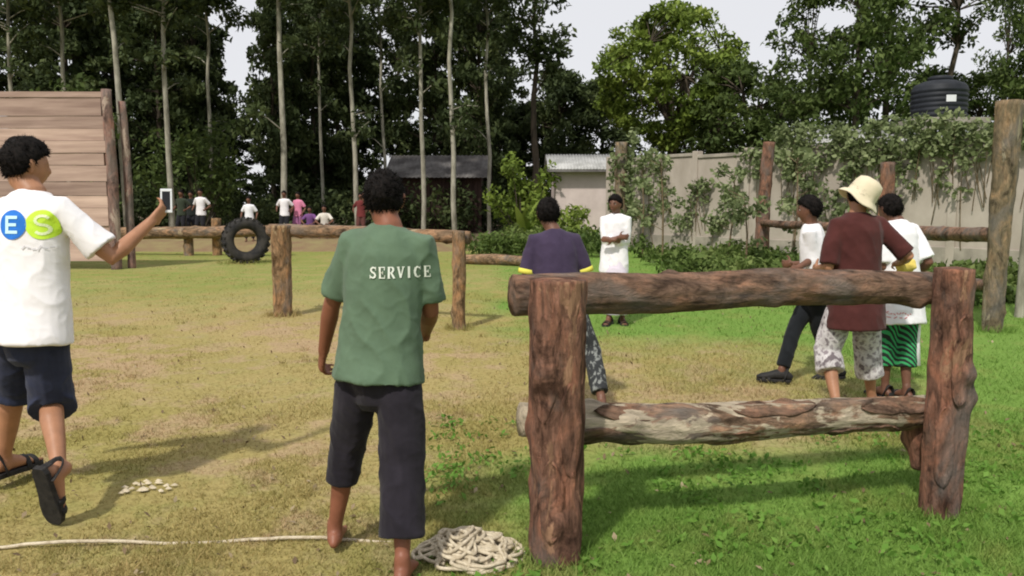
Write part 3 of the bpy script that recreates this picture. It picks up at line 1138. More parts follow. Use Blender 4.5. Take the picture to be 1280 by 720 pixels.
# ------------------------------------------------------------------ plank climbing wall on the left
py_ = 18.0
px1 = gx(136, py_, 2)
plw = thing('plank_wall', 'tall wall of wide weathered pinkish planks held by rough timber posts', 'plank wall', (px1 - 2.5, py_, 0))
random.seed(12)
z, k = .18, 0
while z < 3.86:
    hh = random.choice((.27, .31, .36, .40))
    hh = min(hh, 3.93 - z)
    if hh < .12:
        break
    x0 = px1 - 5.6 + random.uniform(-.1, .1)
    x1 = px1 - random.uniform(.0, .08)
    v, f = [], []
    ns = 16
    yo = random.uniform(-.02, .02)
    for i in range(ns + 1):
        x = x0 + (x1 - x0) * i / ns
        zt = z + hh - .006 + .008 * noise.noise(Vector((x * .9, k * 3.1, 0)))
        zb = z + .003 + .008 * noise.noise(Vector((x * .9, k * 3.1, 6)))
        tilt = random.uniform(-.004, .004)
        v += [(x, py_ - .03 + yo + tilt, zb), (x, py_ - .03 + yo - tilt, zt), (x, py_ + .03 + yo, zt), (x, py_ + .03 + yo, zb)]
    for i in range(ns):
        for q in range(4):
            f.append((i * 4 + q, i * 4 + (q + 1) % 4, i * 4 + 4 + (q + 1) % 4, i * 4 + 4 + q))
    f += [(3, 2, 1, 0), (ns * 4, ns * 4 + 1, ns * 4 + 2, ns * 4 + 3)]
    MB().add(v, f).build('plank', M['plank'], plw, smooth=False)
    z += hh
    k += 1
for (xx, yy, hgt, r0) in ((px1 + .06, py_ + .02, 3.98, .11), (px1 + .27, py_ + .3, 3.75, .085), (px1 - 2.7, py_ + .16, 3.9, .1), (px1 - 5.4, py_ + .16, 3.95, .1)):
    MB().add(*log([(xx, yy, -.1), (xx + .02, yy, hgt / 2), (xx - .03, yy, hgt)], [r0, r0 * .95, r0 * .9], 16, 22, .06, xx)).build('post', M['plankpost'], plw)

# ------------------------------------------------------------------ timber fence along the right
FP = {'near': (5.68, 9.37, 2.66, .13), 'mid': (5.86, 12.6, 2.12, .10), 'far': (6.22, 20.0, 2.98, .15), 'end': (3.30, 24.4, 3.4, .21)}
fen = thing('timber_fence', 'rustic fence of tall uneven posts and log rails before the boundary wall', 'fence', (5.9, 13.5, 0))
MB().add(*log([(5.68, 9.37, -.1), (5.70, 9.37, 1.0), (5.72, 9.37, 2.66)], [.105, .11, .135], 24, 44, .07, 1)).build('post', M['fencepost'], fen)
MB().add(*log([(5.86, 12.6, -.1), (5.86, 12.6, 2.12)], [.11, .10], 20, 34, .07, 2)).build('post', M['redpost'], fen)
MB().add(*log([(6.22, 20, -.1), (6.26, 20, 1.4), (6.34, 20, 2.98)], [.19, .15, .13], 20, 40, .07, 3)).build('post', M['redpost'], fen)
MB().add(*log([(6.02, 16.2, -.1), (6.02, 16.2, 1.35)], [.11, .10], 20, 34, .07, 12)).build('post', M['fencepost'], fen)
for (a_, b_, z1_, z2_, r_) in (((5.72, 9.45), (5.88, 12.5), 1.12, 1.08, .085), ((5.88, 12.7), (6.03, 16.1), 1.08, 1.05, .08),
                               ((6.04, 16.3), (6.22, 19.9), 1.05, 1.0, .08), ((5.74, 9.45), (5.9, 12.5), .5, .48, .06)):
    MB().add(*log([(a_[0], a_[1], z1_), ((a_[0] + b_[0]) / 2, (a_[1] + b_[1]) / 2, (z1_ + z2_) / 2 - .03), (b_[0], b_[1], z2_)], [r_, r_ * 1.05, r_ * .95], 18, 34, .07, z1_ * 9 + r_)).build('rail', M['rail'], fen)
# weathered pole beyond the near post
pole = MB().add(*log([(gx(1274, 10.4), 10.4, -.1), (gx(1276, 10.4) + .02, 10.4, 2.62)], [.055, .05], 14, 30, .06, 8)).build('grey_pole', M['palebark'], loc=(gx(1274, 10.4), 10.4, 0))
tag(pole, 'thin pale upright pole just behind the tallest fence post', 'pole')

# vine-clad post in front of the pale house
vp = thing('vine_post', 'thick post wrapped in creeper in front of the pale house', 'post', (3.28, 24.4, 0))
MB().add(*log([(3.28, 24.4, -.1), (3.3, 24.4, 3.3)], [.2, .17], 18, 30, .07, 4)).build('post', M['fencepost'], vp)
random.seed(9)
cen = []
for k in range(44):
    zz = random.uniform(1.3, 3.6)
    az = random.uniform(0, 6.28)
    rr = .24 + max(0, zz - 2.9) * .5
    cen.append(ball(22, (.2, .2, .2)) + np.array((3.3 + math.cos(az) * rr, 24.4 + math.sin(az) * rr, zz)))
cen = np.concatenate(cen)
cen = cen[(cen[:, 0] - 3.29) ** 2 + (cen[:, 1] - 24.4) ** 2 > .215 ** 2]
put('foliage', leaf_mesh('foliage', cen, .15, up=.3, aspect=.7), M['leaf_vine'], vp, smooth=False)


# saplings in front of the wall
def sapling(label, px, Y, hh, seed):
    random.seed(seed)
    x = gx(px, Y)
    t = thing('sapling', label, 'sapling', (x, Y, 0))
    tm, cen = MB(), []
    top = Vector((x + random.uniform(-.15, .15), Y, hh))
    base_ = Vector((x, Y, -.03))
    tm.add(*loft([base_, base_.lerp(top, .5) + Vector((.05, 0, 0)), top], [.028, .02, .01], n=7))
    for k in range(11):
        s_ = random.uniform(.3, 1)
        b = base_.lerp(top, s_)
        az = random.uniform(0, 6.28)
        e = b + Vector((math.cos(az), math.sin(az), .5)) * random.uniform(.18, .5)
        tm.add(*loft([b, e], [.01, .006], n=5))
        cen.append(ball(26, (.2, .2, .15)) + np.array(e))
    tm.build('trunk', M['vinestem'], t)
    put('crown', leaf_mesh('crown', np.concatenate(cen), .15, up=.4, aspect=.6), M['leaf_vine'], t, smooth=False)


sapling('slim sapling with sparse leaves before the wall, nearest the man in white', 828, 20.5, 2.75, 1)
sapling('leafy sapling before the wall, between the slim one and the red fence post', 908, 19.0, 2.2, 2)
sapling('bushy young sapling growing close to the red fence post', 932, 17.5, 1.6, 3)
sapling('young sapling beside the vine-clad post', 803, 23.0, 2.9, 4)
sapling('crooked sapling leaning over the fence rail beyond the red post', 990, 18.0, 2.6, 5)


# ================================================================== LOG HURDLES
def bark_strip(P0, P1, r, s0, s1, a0, a1, seed, mat, parent, lift=.02):
    """a loose, ragged plate of bark still clinging to a timber"""
    P0, P1 = Vector(P0), Vector(P1)
    ax = (P1 - P0).normalized()
    x = Vector((0, 0, 1)).cross(ax)
    if x.length < .3:
        x = Vector((1, 0, 0)) - ax * ax.x
    x.normalize()
    y = ax.cross(x)
    ni, nj = 16, 7
    v, f = [], []
    for i in range(ni + 1):
        u = i / ni
        taper = min(1, 4 * u, 4 * (1 - u)) ** .5
        for j in range(nj + 1):
            w_ = j / nj
            rag = .28 * noise.noise(Vector((u * 7, seed, w_ * .5 + (3 if w_ > .5 else 0))))
            am = (a0 + a1) / 2
            a = am + (w_ - .5) * (a1 - a0) * max(.08, taper * (1 + rag))
            sL = s0 + (s1 - s0) * (u + .05 * noise.noise(Vector((w_ * 6, seed, 2 + round(u)))))
            rr = r + .004 + lift * (abs(w_ - .5) * 2) ** 3 * (.5 + noise.noise(Vector((u * 5, seed, 8)))) + .004 * noise.noise(Vector((u * 9, w_ * 6, seed)))
            v.append(P0 + ax * sL + (x * math.cos(a) + y * math.sin(a)) * rr)
    for i in range(ni):
        for j in range(nj):
            q = i * (nj + 1) + j
            f.append((q, q + 1, q + nj + 2, q + nj + 1))
    o = MB().add(v, f).build('bark_strip', mat, parent)
    o.modifiers.new('thick', 'SOLIDIFY').thickness = .008
    return o


def near_hurdle():
    t = thing('log_hurdle', 'heavy log hurdle with a peeling lower rail on the green turf', 'hurdle', (1.1, 3.5, 0))
    random.seed(31)
    lx, ly = gx(694, 3.23), 3.23
    rx, ry = gx(1173, 3.76), 3.76
    MB().add(*log([(lx, ly, -.15), (lx - .005, ly, .5), (lx + .0, ly, 1.19)], [.098, .108, .108], 56, 110, .07, 1.7, 9)).build('post', M['post'], t)
    MB().add(*log([(rx, ry, -.15), (rx + .01, ry, .6), (rx + .015, ry, 1.19)], [.088, .085, .08], 48, 100, .075, 5.2, 8)).build('post', M['post'], t)
    a, b = at(640, 369, 3.40), at(1205, 360, 3.93)
    c1, c2 = at(800, 366, 3.55), at(980, 359, 3.72)
    MB().add(*log([a, c1, c2, b], [.082, .085, .08, .072], 48, 130, .065, 9.1, 6)).build('top_rail', M['rail'], t)
    a, b = at(650, 523, 3.40), at(1160, 512, 3.92)
    c1, c2 = at(820, 531, 3.56), at(1010, 521, 3.74)
    MB().add(*log([a, c1, c2, b], [.068, .086, .08, .078], 48, 130, .08, 14.3, 6)).build('lower_rail', M['peeled'], t)
    L0 = (b - a).length
    # angle 0 points away from the view, pi towards it; the rails sag, so the plates follow the chord between two points
    segs = [(a, c1), (c1, c2), (c2, b)]
    for (k, f0, f1, am, wd_, sd_) in ((0, .25, .95, 3.9, 1.3, 1), (0, .5, 1.0, 2.3, .8, 2), (1, .05, .7, 4.1, 1.2, 3), (1, .45, 1.0, 2.2, 1.0, 4), (2, .1, .7, 4.2, 1.1, 5), (2, .35, .95, 2.5, .9, 6)):
        p, q = segs[k]
        ll = (q - p).length
        bark_strip(p, q, .082, f0 * ll, f1 * ll, am - wd_ / 2, am + wd_ / 2, sd_ * 3.7, M['rail'], t, .016)
    for (pb, r_, z0_, z1_, am, wd_, sd_) in (((lx, ly), .111, .12, .46, 4.5, .8, 11), ((lx, ly), .113, .40, .78, 5.2, .7, 12), ((lx, ly), .113, .62, 1.05, 4.2, .8, 13), ((lx, ly), .112, .75, 1.12, 5.6, .6, 14),
                                             ((rx, ry), .092, .15, .55, 4.3, .8, 15), ((rx, ry), .092, .55, .98, 4.9, .9, 16), ((rx, ry), .090, .35, .7, 5.7, .6, 17)):
        bark_strip((pb[0], pb[1], 0), (pb[0], pb[1], 1.2), r_, z0_, z1_, am - wd_ / 2, am + wd_ / 2, sd_ * 2.3, M['post'], t, .012)
    s0, s1 = at(1142, 528, 3.92), at(1150, 583, 3.94)
    MB().add(*log([s0, s1], [.05, .042], 20, 16, .07, 2.2, 2)).build('rail_prop', M['post'], t)
    return t


near_hurdle()

h2 = thing('log_hurdle', 'weathered log hurdle standing beyond the man in the green shirt', 'hurdle', (-1.8, 10, 0))
l2, r2 = gx(354, 10.5), gx(574, 9.5)
MB().add(*log([(l2, 10.5, -.1), (l2, 10.5, 1.20)], [.115, .12], 28, 44, .07, 3, 6)).build('post', M['oldpost'], h2)
MB().add(*log([(r2, 9.5, -.1), (r2, 9.5, 1.16)], [.075, .07], 24, 44, .07, 6, 5)).build('post', M['oldpost'], h2)
MB().add(*log([(l2 - .2, 10.68, 1.13), ((l2 + r2) / 2, 10.2, 1.12), (r2 + .12, 9.63, 1.08)], [.075, .075, .07], 24, 60, .06, 8, 4)).build('top_rail', M['oldrail'], h2)

# low barrier of a thick log on stumps, farther off
y3 = 22.5
h3 = thing('log_barrier', 'low thick log laid on stumps behind the standing tyre', 'barrier', (gx(265, y3), y3, 0))
MB().add(*log([(gx(120, y3), y3 + .4, .62), (gx(260, y3), y3, .66), (gx(352, y3), y3 - .2, .72)], [.15, .16, .14], 20, 50, .06, 4, 5)).build('rail', M['oldrail'], h3)
for px in (135, 232, 268, 345):
    MB().add(*log([(gx(px, y3), y3 + .24, -.1), (gx(px, y3), y3 + .24, .62 if px != 268 else 1.05)], [.13, .12], 16, 16, .06, px * .1, 3)).build('stump', M['oldpost'], h3)

# fallen log at the edge of the weeds
fl = MB().add(*log([(gx(583, 19.5), 19.5, .12), (gx(620, 19.3), 19.3, .13), (gx(664, 18.6), 18.6, .14)], [.11, .12, .1], 20, 36, .07, 5, 5)).build('fallen_log', M['oldrail'], loc=(gx(620, 19.3), 19.3, 0))
tag(fl, 'grey-brown log lying on the grass before the roadside weeds', 'log')

# ------------------------------------------------------------------ standing tyre
ty_, tcx = 19.9, gx(308, 19.9)
tyr = thing('tractor_tyre', 'large black tractor tyre standing upright on the field', 'tyre', (tcx, ty_, 0))
trot = Matrix.Rotation(R(28), 4, 'Z')


def tyre_pt(a, r, w):
    p = Vector((r * math.cos(a), w, r * math.sin(a)))
    p = trot @ p
    return Vector((tcx, ty_, .56)) + p


prof_t = [(.30, .17), (.33, .21), (.42, .23), (.50, .22), (.535, .17), (.55, .08), (.55, -.08), (.535, -.17), (.50, -.22), (.42, -.23), (.33, -.21), (.30, -.17), (.285, 0)]
v, f = [], []
NT = 48
for i in range(NT):
    for (r_, w_) in prof_t:
        v.append(tyre_pt(2 * math.pi * i / NT, r_, w_))
npf = len(prof_t)
for i in range(NT):
    for q in range(npf):
        f.append((i * npf + q, i * npf + (q + 1) % npf, ((i + 1) % NT) * npf + (q + 1) % npf, ((i + 1) % NT) * npf + q))
MB().add(v, f).build('carcass', M['rubber'], tyr)
for i in range(22):
    for sgn in (-1, 1):
        a0 = 2 * math.pi * (i + (.5 if sgn > 0 else 0)) / 22
        v = []
        for (da, w_) in ((0, .01), (.12, .23)):
            for r_ in (.53, .585):
                for e in (-.035, .035):
                    v.append(tyre_pt(a0 + da + e, r_ - (.02 if w_ > .2 else 0), sgn * w_))
        MB().add(v, [(0, 1, 3, 2), (4, 6, 7, 5), (0, 4, 5, 1), (2, 3, 7, 6), (0, 2, 6, 4), (1, 5, 7, 3)]).build('tread_lug', M['rubber'], tyr, smooth=False)

# ------------------------------------------------------------------ rope
random.seed(77)
rc = Vector((gx(586, 3.26), 3.26, 0))
pts = []
# strand across the grass, ending in the heap
for i in range(60):
    s_ = i / 59
    x = gx(-30, 3.36) + (rc.x - .1 - gx(-30, 3.36)) * s_
    hide = .011 + .012 * math.sin(s_ * 13 + 5.2)
    pts.append(Vector((x, 3.33 + .05 * math.sin(s_ * 3.0) + .012 * noise.noise(Vector((s_ * 14, 2, 0))) + .05 * s_, hide + .004 * noise.noise(Vector((s_ * 20, 0, 0))))))
for lp in range(46):
    cx, cyy = rc.x + random.gauss(0, .085), rc.y + random.gauss(0, .06)
    ra, rb = random.uniform(.05, .17), random.uniform(.04, .12)
    ph, tw = random.uniform(0, 6.28), random.uniform(0, 3.14)
    lvl = .015 + .075 * lp / 46 * math.exp(-((cx - rc.x) / .2) ** 2)
    for i in range(9):
        a = ph + 5.4 * i / 8
        x, y = ra * math.cos(a), rb * math.sin(a)
        px_, pyy = cx + x * math.cos(tw) - y * math.sin(tw), cyy + x * math.sin(tw) + y * math.cos(tw)
        q = ((px_ - rc.x) / .24) ** 2 + ((pyy - rc.y) / .19) ** 2
        if q > 1:
            px_, pyy = rc.x + (px_ - rc.x) / math.sqrt(q), rc.y + (pyy - rc.y) / math.sqrt(q)
        pts.append(Vector((px_, pyy, max(.012, lvl * (1.15 - .6 * min(1, q)) + random.uniform(-.008, .012)))))


def smooth_path(p, it=2):
    for _ in range(it):
        q = [p[0]]
        for a, b in zip(p, p[1:]):
            q += [a.lerp(b, .25), a.lerp(b, .75)]
        q.append(p[-1])
        p = q
    return p


pts = smooth_path(pts, 2)
rp = MB().add(*loft(pts, [.0078] * len(pts), (0, .3, 1), 7)).build('rope', M['rope'], loc=(rc.x, rc.y, 0))
tag(rp, 'heap of pale tangled rope with one strand trailing over the grass', 'rope')
# short loose end of cord
random.seed(5)
sc = Vector((gx(178, 4.05), 4.05, 0))
v, f = [], []
for k in range(22):
    c = sc + Vector((random.gauss(0, .055), random.gauss(0, .045), .012))
    n_ = 7
    b = len(v)
    for q in range(n_):
        a = 6.28 * q / n_
        r_ = random.uniform(.006, .019)
        v.append(c + Vector((r_ * 1.5 * math.cos(a), r_ * math.sin(a), .004)))
    v.append(c + Vector((0, 0, .016)))
    f += [(b + q, b + (q + 1) % n_, b + n_) for q in range(n_)]
o = tag(MB().add(v, f).build('stone_chips', M['stone'], loc=sc), 'small scatter of pale chips on the bare patch', 'stone chips')
o['kind'] = 'stuff'

# ================================================================== PEOPLE
def ik(a, c, l1, l2, pole):
    d = c - a
    L = d.length
    if L > (l1 + l2) * .995:
        c = a + d.normalized() * (l1 + l2) * .995
        d = c - a
        L = d.length
    x = (l1 * l1 - l2 * l2 + L * L) / (2 * L)
    h_ = math.sqrt(max(0, l1 * l1 - x * x))
    dn = d.normalized()
    pl = Vector(pole) - dn * Vector(pole).dot(dn)
    pl.normalize()
    return a + dn * x + pl * h_, c


def head_shape(d, s, grow=0.0):
    x, y, z = d
    p = Vector((.073 * x, .090 * y, .112 * z))
    if z < 0:
        k = -z
        p.x *= 1 - .26 * k * k
        if y < 0:
            p.y *= 1 - .40 * k
    elif y < 0:
        p.y *= 1.07
    if y > 0:
        e = math.exp
        p.y += .024 * e(-((x / .15) ** 2 + ((z + .20) / .20) ** 2))
        p.y += .005 * e(-((z - .14) / .09) ** 2) * (1 - x * x)
        p.y -= .011 * e(-(((abs(x) - .38) / .17) ** 2 + ((z - .03) / .10) ** 2))
        p.y += .008 * e(-((x / .28) ** 2 + ((z + .52) / .10) ** 2))
        p.y -= .004 * e(-((x / .35) ** 2 + ((z + .66) / .06) ** 2))
        p.y += .013 * e(-((x / .32) ** 2 + ((z + .84) / .16) ** 2))
    return p * s + Vector(d) * grow


def sphere_dirs(nu=30, nv=20):
    v, f = [], []
    for j in range(1, nv):
        t = math.pi * j / nv
        for i in range(nu):
            a = 2 * math.pi * i / nu
            v.append(Vector((math.sin(t) * math.cos(a), math.sin(t) * math.sin(a), math.cos(t))))
    v += [Vector((0, 0, 1)), Vector((0, 0, -1))]
    for j in range(nv - 2):
        for i in range(nu):
            i2 = (i + 1) % nu
            f.append((j * nu + i, (j + 1) * nu + i, (j + 1) * nu + i2, j * nu + i2))
    for i in range(nu):
        i2 = (i + 1) % nu
        f.append((len(v) - 2, i, i2))
        f.append((len(v) - 1, (nv - 2) * nu + i2, (nv - 2) * nu + i))
    return v, f


def hairline(y):
    ks = ((-1, -.52), (-.4, -.38), (-.05, -.05), (.3, .22), (.65, .42), (1, .52))
    for (a, b), (c, d) in zip(ks, ks[1:]):
        if y <= c:
            return b + (d - b) * (y - a) / (c - a)
    return .52


def hand(mb, wrist, d, nrm, s, side, curl=.5, spread=.12, thumb=.7):
    """palm, four fingers, thumb. d: pointing direction; nrm: out of the palm; side +1 puts the thumb along d x nrm"""
    d = Vector(d).normalized()
    nrm = (Vector(nrm) - d * Vector(nrm).dot(d)).normalized()
    w = d.cross(nrm) * side
    mb.add(*loft([wrist - d * .03 * s, wrist + d * .015 * s, wrist + d * .055 * s, wrist + d * .092 * s],
                 [(.026 * s, .02 * s), (.032 * s, .018 * s), (.041 * s, .016 * s), (.040 * s, .013 * s)], w, 12))
    for k, (off, L) in enumerate(((.031, .074), (.0105, .083), (-.0105, .077), (-.030, .060))):
        base_ = wrist + d * (.088 - abs(k - 1.2) * .004) * s + w * off * s
        fd = (d + w * (off * 3 * spread / .1)).normalized()
        ang, p, path = 0, base_ - d * .012 * s, [base_ - d * .012 * s]
        for seg, fr in enumerate((.45, .31, .24)):
            ang += curl * (.55, .9, .7)[seg]
            dd = fd * math.cos(ang) + nrm * math.sin(ang)
            p = p + dd * (L * fr + (.012 if seg == 0 else 0)) * s
            path.append(p.copy())
        mb.add(*loft(path, [.0092 * s, .0088 * s, .008 * s, .0068 * s], w, 8))
    b = wrist + d * .025 * s + w * .03 * s
    t1 = b + (d * .45 + w * (1 - .3 * thumb) + nrm * .5 * thumb).normalized() * .04 * s
    t2 = t1 + (d * .8 + w * .3 + nrm * .5 * thumb).normalized() * .032 * s
    t3 = t2 + (d * .9 - w * .05 + nrm * .5 * thumb).normalized() * .024 * s
    mb.add(*loft([b, t1, t2, t3], [.014 * s, .011 * s, .0098 * s, .008 * s], nrm, 8))


def foot_frame(fd, side_ref):
    fd = Vector(fd).normalized()
    sd = Vector(side_ref) - fd * Vector(side_ref).dot(fd)
    sd.normalize()
    up = sd.cross(fd)
    return fd, sd, up


def foot(mb, ank, fd, side_ref, s, toes=True, inner=1):
    fd, sd, up = foot_frame(fd, side_ref)
    so = ank - up * .075 * s
    secs = ((-.055, .020, .022), (-.04, .030, .033), (0, .034, .045), (.05, .037, .038), (.10, .043, .026), (.145, .045, .017), (.165, .042, .013))
    mb.add(*loft([so + fd * a * s + up * ry * s for a, rx, ry in secs], [(rx * s, ry * s) for a, rx, ry in secs], sd, 14))
    mb.add(*loft([ank + up * .03 * s, ank, so + up * .03 * s], [.034 * s, .036 * s, .036 * s], sd, 12))
    if toes:
        for k in range(5):
            off = (.030 - .0155 * k) * inner
            L = (.047, .042, .036, .030, .024)[k]
            b = so + fd * (.155 - .005 * k * k * .4) * s + sd * off * s + up * .012 * s
            r_ = .0105 if k == 0 else .0078
            mb.add(*loft([b, b + fd * L * .6 * s, b + fd * L * s - up * .002 * s], [r_ * s, r_ * s, r_ * .85 * s], sd, 8))


def sandal(parent, ank, fd, side_ref, s, mat, name='sandal', closed=False):
    fd, sd, up = foot_frame(fd, side_ref)
    so = ank - up * .083 * s
    out = ((-.085, .026), (-.06, .038), (0, .041), (.06, .043), (.12, .053), (.17, .052), (.20, .040), (.215, .022))
    mb = MB()
    v, f = [], []
    for a, w_ in out:
        for zz in (-.014, .012):
            for q in (-1, 1):
                v.append(so + fd * a * s + sd * w_ * q * s + up * zz * s)
    for i in range(len(out) - 1):
        b = i * 4
        f += [(b, b + 4, b + 5, b + 1), (b + 2, b + 3, b + 7, b + 6), (b, b + 2, b + 6, b + 4), (b + 1, b + 5, b + 7, b + 3)]
    e = (len(out) - 1) * 4
    f += [(0, 1, 3, 2), (e, e + 2, e + 3, e + 1)]
    mb.add(v, f)
    sh = mb.build(name, mat, parent, smooth=False, bevel=.004)
    for a, hgt, w_ in ((.105, .052, .05), (.15, .040, .053), (-.02, .10, .043)):
        path = []
        for i in range(9):
            t = math.pi * i / 8
            path.append(so + fd * (a + (-.03 if hgt > .09 else 0) * math.sin(t)) * s + sd * math.cos(t) * w_ * s + up * (hgt + .012) * math.sin(t) * s)
        MB().add(*loft(path, [(.004 * s, .016 * s)] * 9, up, 8)).build('strap', mat, sh)
    MB().add(*loft([so + fd * -.075 * s + up * .0 * s, so + fd * -.07 * s + up * .05 * s], [(.022 * s, .005 * s)] * 2, sd, 8)).build('heel_strap', mat, sh)
    if closed:
        cb = MB()
        secs = ((-.075, .026, .03), (-.05, .038, .042), (0, .041, .052), (.05, .044, .045), (.11, .052, .033), (.17, .05, .026), (.20, .036, .018))
        cb.add(*loft([so + fd * a * s + up * (ry + .004) * s for a, rx, ry in secs], [(rx * s, ry * s) for a, rx, ry in secs], sd, 14))
        cb.build('upper', mat, sh)
    return sh


def blend(a, b, t):
    return a * (1 - t) + b * t


def person(label, H, yaw, pelvis, neck, head_c, skin_m, shirt, legs_wear, arms, legs, head_yaw=None, head_pitch=0.0, head_roll=0.0,
           sh_yaw=None, sw=.155, vox=.010, hair_m=None, hair=True, build=1.0, bare=True, shoe=None, face=False, group=None, hat=None, seed=1.0, name='person', hair_len=.016):
    s = H / 1.7
    base = Vector((pelvis.x, pelvis.y, 0))
    t = thing(name, label, 'person', base, group)

    def fr(deg):
        a = R(deg)
        return Vector((math.cos(a), -math.sin(a), 0)), Vector((math.sin(a), math.cos(a), 0))
    pr_, pf = fr(yaw)
    sr, sf = fr(yaw if sh_yaw is None else sh_yaw)
    U = (neck - pelvis).normalized()
    L = (neck - pelvis).length
    hr, hf = fr(yaw if head_yaw is None else head_yaw)

    def S(q):
        return pelvis + U * L * q

    def lat(q):
        q = min(1, max(0, q))
        return (pr_ * (1 - q) + sr * q).normalized()
    bd = build
    # joints
    J = {}
    for k, sg in (('L', -1), ('R', 1)):
        J['sh' + k] = S(.85) + sr * sg * sw * s * bd
        wr, pole = arms[k][0], arms[k][1]
        J['el' + k], J['wr' + k] = ik(J['sh' + k], wr, .172 * H, .150 * H, pole)
        J['hip' + k] = pelvis + pr_ * sg * .082 * s
        an, pole = legs[k][0], legs[k][1]
        J['kn' + k], J['an' + k] = ik(J['hip' + k], an, .245 * H, .242 * H, pole)
    # ---- body
    mb = MB()
    qs = (-.16, -.04, .1, .35, .6, .8, .92, 1.0)
    rad = ((.09, .085), (.135, .095), (.14, .095), (.12, .084), (.13, .088), (.135, .084), (.095, .062), (.056, .053))
    mb.add(*loft([S(q) for q in qs], [(a * s * bd, b * s * bd) for a, b in rad], [lat(q) for q in qs], 20))
    hm = Matrix((hr, hf, Vector((0, 0, 1)))).transposed()
    hm = hm @ Matrix.Rotation(R(head_pitch), 3, 'X') @ Matrix.Rotation(R(head_roll), 3, 'Y')
    hu, hfw, hrt = hm @ Vector((0, 0, 1)), hm @ Vector((0, 1, 0)), hm @ Vector((1, 0, 0))
    hb = head_c - hu * .06 * s - hfw * .022 * s
    mb.add(*loft([S(.9), S(1.0), (S(1.0) + hb) / 2, hb], [.062 * s, .057 * s, .054 * s, .055 * s], sr, 14))
    dv, df = sphere_dirs(40, 28)
    mb.add([head_c + hm @ head_shape(d, s) for d in dv], df)
    for sg in (-1, 1):
        c = head_c + hm @ Vector((sg * .076 * s, -.004 * s, -.004 * s))
        mb.add(*loft([c - hu * .030 * s, c - hu * .012 * s + hrt * sg * .004 * s, c + hu * .012 * s + hrt * sg * .008 * s, c + hu * .028 * s + hrt * sg * .006 * s],
                     [(.005 * s, .008 * s), (.007 * s, .013 * s), (.008 * s, .018 * s), (.006 * s, .014 * s)], hrt, 10))
    for k, sg in (('L', -1), ('R', 1)):
        sh, el, wr = J['sh' + k], J['el' + k], J['wr' + k]
        mb.add(*loft([S(.82) + sr * sg * .06 * s, sh, sh.lerp(el, .35), sh.lerp(el, .8), el, el.lerp(wr, .25), el.lerp(wr, .7), wr],
                     [.045 * s, .048 * s, .046 * s, .04 * s, .037 * s, .039 * s, .030 * s, .025 * s], pf, 14))
        spec = arms[k]
        hd = spec[2] if len(spec) > 2 and spec[2] is not None else (wr - el).normalized()
        hn = spec[3] if len(spec) > 3 and spec[3] is not None else -sr * sg
        cu = spec[4] if len(spec) > 4 else .5
        sd_ = spec[5] if len(spec) > 5 else None
        hdv, hnv = Vector(hd).normalized(), Vector(hn)
        # thumb side: towards the front of the body by default
        w0 = hdv.cross((hnv - hdv * hnv.dot(hdv)).normalized())
        side = sd_ if sd_ is not None else (1 if w0.dot(sf) > 0 else -1)
        hand(mb, wr, hdv, hnv, s, side, cu)
        hp, kn, an = J['hip' + k], J['kn' + k], J['an' + k]
        cb = -(pf)
        mb.add(*loft([hp + U * .04 * s, hp.lerp(kn, .25), hp.lerp(kn, .7), kn, kn.lerp(an, .28) + cb * .008 * s, kn.lerp(an, .6), kn.lerp(an, .9), an],
                     [.082 * s, .078 * s, .058 * s, .050 * s, .052 * s, .042 * s, .032 * s, .033 * s], pr_, 14))
        fd = legs[k][2]
        foot(mb, an, fd, legs[k][3] if len(legs[k]) > 3 else pr_, s, toes=bare and vox < .011, inner=-sg)
    solid('body', mb, vox, skin_m, t, smooth=2 if vox < .008 else 1)
    # ---- hair
    if hair:
        hmx = hair_m or M['hair']
        hv, hf_ = sphere_dirs(48, 32)
        vv = []
        thick = hair_len * s
        for d in hv:
            dd = d.z - hairline(d.y)
            k = min(1, max(0, (dd + .07 + .09 * noise.noise(d * 11)) / .16))
            k = k * k * (3 - 2 * k)
            nz = noise.noise(d * 3.2 + Vector((seed, 0, 0))) + .8 * noise.noise(d * 9) + .5 * noise.noise(d * 19)
            g_ = -.012 * s * (1 - k) + k * (thick * (1 + .45 * max(0, d.z)) + .009 * nz)
            vv.append(head_c + hm @ head_shape(d, s, g_))
        hb_ = MB().add(vv, hf_)
        random.seed(int(seed * 10))
        if vox < .012:
            for q in range(2600):
                d = Vector((random.gauss(0, 1), random.gauss(0, 1), random.gauss(0, 1))).normalized()
                if d.z - hairline(d.y) < .02:
                    continue
                p = head_shape(d, s, thick * .7)
                fl = Vector((random.gauss(0, .5), random.gauss(0, .5), -.35 + random.gauss(0, .5)))
                tip = p + (d * .8 + fl * .8).normalized() * random.uniform(.010, .030) * (.6 + thick * 30)
                sd = d.cross(fl).normalized() * .0030
                a, b, c = (head_c + hm @ w_ for w_ in (p - sd, p + sd, tip))
                e = head_c + hm @ (p - d * .004 + fl * .004)
                hb_.add([a, b, c, e], [(0, 1, 2), (1, 3, 2), (3, 0, 2)])
        hb_.build('hair', hmx, t)
